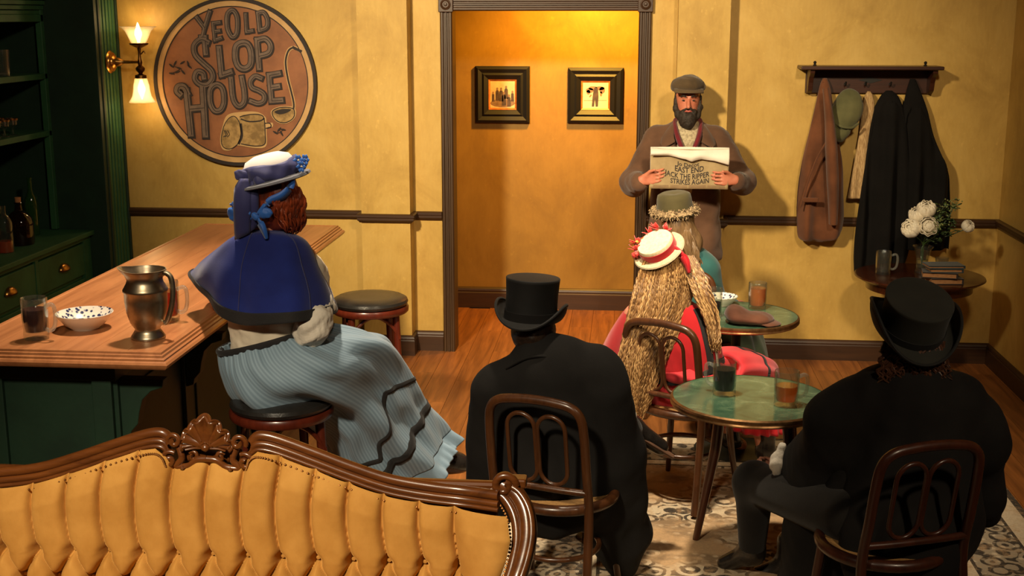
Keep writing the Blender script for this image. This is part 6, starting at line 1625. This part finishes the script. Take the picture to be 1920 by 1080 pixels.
for u0, wd, mt, nm, off in ((.128,.036,'blacktrim','cape_edge',.006),(.158,.014,'lacewhite','cape_piping',.007)):
    g = band(Cg, Nc, [(u0+.0*t, t) for t in np.linspace(.30,1.0,40)], wd, off); g.build(nm, M[mt], rd, True, solid=.003)
s = Sdf(.009); s.ell(head+Vector((0,-.012,.0)),(.095,.110,.112),None,.03); s.ell(A3(1248,545,5.745),(.10,.06,.13),None,.06); s.ell(A3(1225,620,5.675),(.100,.030,.14),None,.06); s.ell(A3(1196,700,5.665),(.055,.022,.14),(0,R(14),0),.05)
s.build('hair', M['blonde'], rd, lambda V: wob(V*np.array([1,1,.3]),72,60,.002))
gs = []
for k in range(8):
    f = k/7; x0 = 1206+f*88; bul = math.sin(f*PI)
    gs.append([A3(1212+f*74,478,5.70-.02*bul),A3(1196+f*104,520,5.69-.045*bul),A3(1182+f*112,570,5.665-.050*bul+.02*f),A3(1168+f*104,630,5.635-.035*bul),A3(1156+f*88,690,5.615-.02*bul),A3(1158+f*66,745,5.60),A3(1178+f*26,785,5.60)])
for k_, (mt, n_, sd_) in enumerate((('blonde',150,8),('blondel',100,18),('blonded',90,28))):
    strand_mesh(locks(gs, n_, sd_, .0022, 120, 130, .0045), .0032, 4).build('hair_strands', M[mt], rd)
gs = [[A3(1272+k*7,480,5.70+.015*k),A3(1290+k*8,520,5.665+.015*k),A3(1304+k*8.5,560,5.64+.01*k),A3(1320+k*7,600,5.62+.008*k),A3(1330+k*5,640,5.62),A3(1336+k*3,662,5.625)] for k in range(5)]
for mt, n_, sd_ in (('blonde',46,9),('blondel',30,19),('blonded',26,29)): strand_mesh(locks(gs, n_, sd_, .0022, 75, 90, .0045), .0032, 4).build('hair_strands', M[mt], rd)
nrm = Vector((-.42,-.42,.80)).normalized(); tx = Vector((0,-1,0)).cross(nrm).normalized(); ty = nrm.cross(tx)
q = Matrix((tx,ty,nrm)).transposed().to_4x4(); HM = Matrix.Translation(A3(1236,470,5.745)) @ q
hl([(.082,0),(.122,-.004),(.126,0),(.122,.006),(.084,.008)], 'hat_brim', M['strawd'], HM, 1.0, 1.0, par=rd)
hl([(.0,.004),(.088,.004),(.087,.050),(.083,.058),(.06,.061),(0,.062)], 'hat_crown', M['straw'], HM, par=rd)
hl([(.0885,.004),(.0905,.005),(.0900,.042),(.088,.043)], 'hat_band', M['redribbon'], HM, par=rd, cap=False)
g = G(); g2 = G(); rr = np.random.RandomState(4)
for k in range(6):
    a = R(-15-k*23); c = HM @ Vector((.100*math.cos(a),.100*math.sin(a),.040+.012*math.sin(k*2)))
    for m_ in range(9):
        d = Vector(rr.normal(0,1,3)).normalized(); d = (d+nrm*.5+Vector((0,-.4,0))).normalized(); t1 = d.cross(Vector((.3,.2,1))).normalized()*.016
        g.add([c, c+d*.020+t1, c+d*.040, c+d*.020-t1, c+d*.020+Vector((0,-.007,.004))],[(0,1,4),(1,2,4),(2,3,4),(3,0,4)])
    if k in (1,2): g2.lathe([(0,-.010),(.010,0),(0,.010)], c=c+Vector((0,-.03,.012)), n=8)
g.build('hat_flowers', M['redpetal'], rd, True, solid=.002); g2.build('flower_centre', M['pollen'], rd)
loop_bow('hat_ribbon', M['redribbon'], [A3(1262,462,5.70),A3(1275,474,5.68),A3(1287,492,5.665),A3(1292,512,5.655)], .036, rd)

# ------------------------------------------------------------------ the woman in teal beyond
O = Vector((*CH4[0][:2],0))
tl = thing('person', 'seated person in teal with an olive hat trimmed in mottled fur', 'person', O)
def A4(px, py, y): return at(px, py, y)-O
head = A4(1272,415,6.96)
J = dict(pelvis=(-.03,-.02,.57), chest=A4(1292,540,6.93), neck=A4(1278,462,6.95), head=head, look=(.3,.9,0), shoL=A4(1235,500,6.99), shoR=A4(1330,505,6.90), elbL=A4(1225,560,7.08), elbR=A4(1350,565,6.95),
    wriL=A4(1290,570,7.22), wriR=A4(1370,575,7.10), hipL=(-.08,.04,.54), hipR=(.08,0,.54), kneL=(.12,.42,.54), kneR=(.26,.34,.54), ankL=(.16,.46,.10), ankR=(.30,.38,.10), toeL=(.22,.58,.05), toeR=(.38,.50,.05))
figure(tl, J, M['skin'], .013, bulk=.88)
clothed(tl, 'jacket', M['teal'], [(A4(1240,500,6.98),A4(1322,505,6.92),.075,.078),(A4(1290,510,6.94),A4(1295,610,6.94),.155,.175,(1,.72,1)),(A4(1240,505,6.98),A4(1228,565,7.06),.075,.065),(A4(1325,510,6.91),A4(1345,570,6.97),.075,.065),(A4(1345,570,6.97),A4(1375,575,7.10),.06,.04),(A4(1280,490,6.94),A4(1278,468,6.95),.08,.055)], .011, lambda V: wob(V,81,24,.006))
rings = [er((-.03,-.02,.68),(.16,-.03,0),(.03,.13,0)), er((-.01,.02,.58),(.22,-.05,0),(.06,.21,0)), er((.10,.10,.53),(.22,-.10,0),(.06,.25,0)), er((.14,.16,.40),(.24,-.10,0),(.08,.27,0)), er((.16,.14,.20),(.27,-.10,0),(.08,.28,0)), er((.17,.12,.03),(.30,-.10,0),(.08,.30,0))]
Pg = cloft([[Vector(p) for p in r] for r in rings], 110, 60); N = outward(Pg); th = np.linspace(0,2*PI,110,endpoint=False)[None,:]; v = np.linspace(0,1,60)[:,None]
Pg = Pg+N*((.003+.014*v)*(np.sin(th*10+2*v)+.6*np.sin(th*17-3*v)))[:,:,None]
g = G(); g.grid(Pg, True); g.build('skirt', M['moss'], tl, True, solid=.004, offset=0, angle=180)
s = Sdf(.009); s.ell(head+Vector((0,-.01,0)),(.090,.104,.105),None,.03); s.ell(A4(1285,455,6.90),(.09,.055,.10),None,.05); s.build('hair', M['brownhair'], tl, lambda V: wob(V*np.array([1,1,.3]),82,50,.006))
gs = [[A4(1245+k*8,412,6.88),A4(1246+k*10,440,6.855),A4(1262+k*9,470,6.84),A4(1280+k*6.5,492,6.835),A4(1290+k*4,505,6.84)] for k in range(6)]
strand_mesh(locks(gs, 90, 10, .006, 14, 20, .006), .0048, 5).build('hair_locks', M['brownhair'], tl)
HM = Matrix.Translation(A4(1266,400,6.95)) @ Matrix.Rotation(R(-6),4,'Y') @ Matrix.Rotation(R(4),4,'X')
hl([(.080,-.004),(.125,-.004),(.130,.004),(.12,.012),(.08,.012)], 'hat_brim', M['olivefelt'], HM, par=tl)
hl([(0,.0),(.100,.0),(.101,.03),(.096,.085),(.090,.108),(.07,.118),(.03,.112),(0,.108)], 'hat_crown', M['olivefelt'], HM, par=tl)
g = G(); rr = np.random.RandomState(5)
for k in range(420):
    a = rr.uniform(0,2*PI); b = rr.uniform(0,2*PI); c = Vector(((.116+.018*math.cos(b))*math.cos(a),(.116+.018*math.cos(b))*math.sin(a),.014+.018*math.sin(b)))
    d = Vector((math.cos(a)*math.cos(b)+rr.normal(0,.4), math.sin(a)*math.cos(b)+rr.normal(0,.4), math.sin(b)+rr.normal(0,.4))).normalized()
    p0 = HM @ c; p1_ = HM @ (c+d*.016); g.tube([p0,(p0+p1_)*.5,p1_],[.0045,.0036,.001],4)
g.lathe([(.098,.0),(.116,-.006),(.134,.010),(.128,.028),(.112,.034),(.098,.028),(.098,0)], n=48, M=HM, cap=False)
g.build('fur_trim', M['fur'], tl, True)
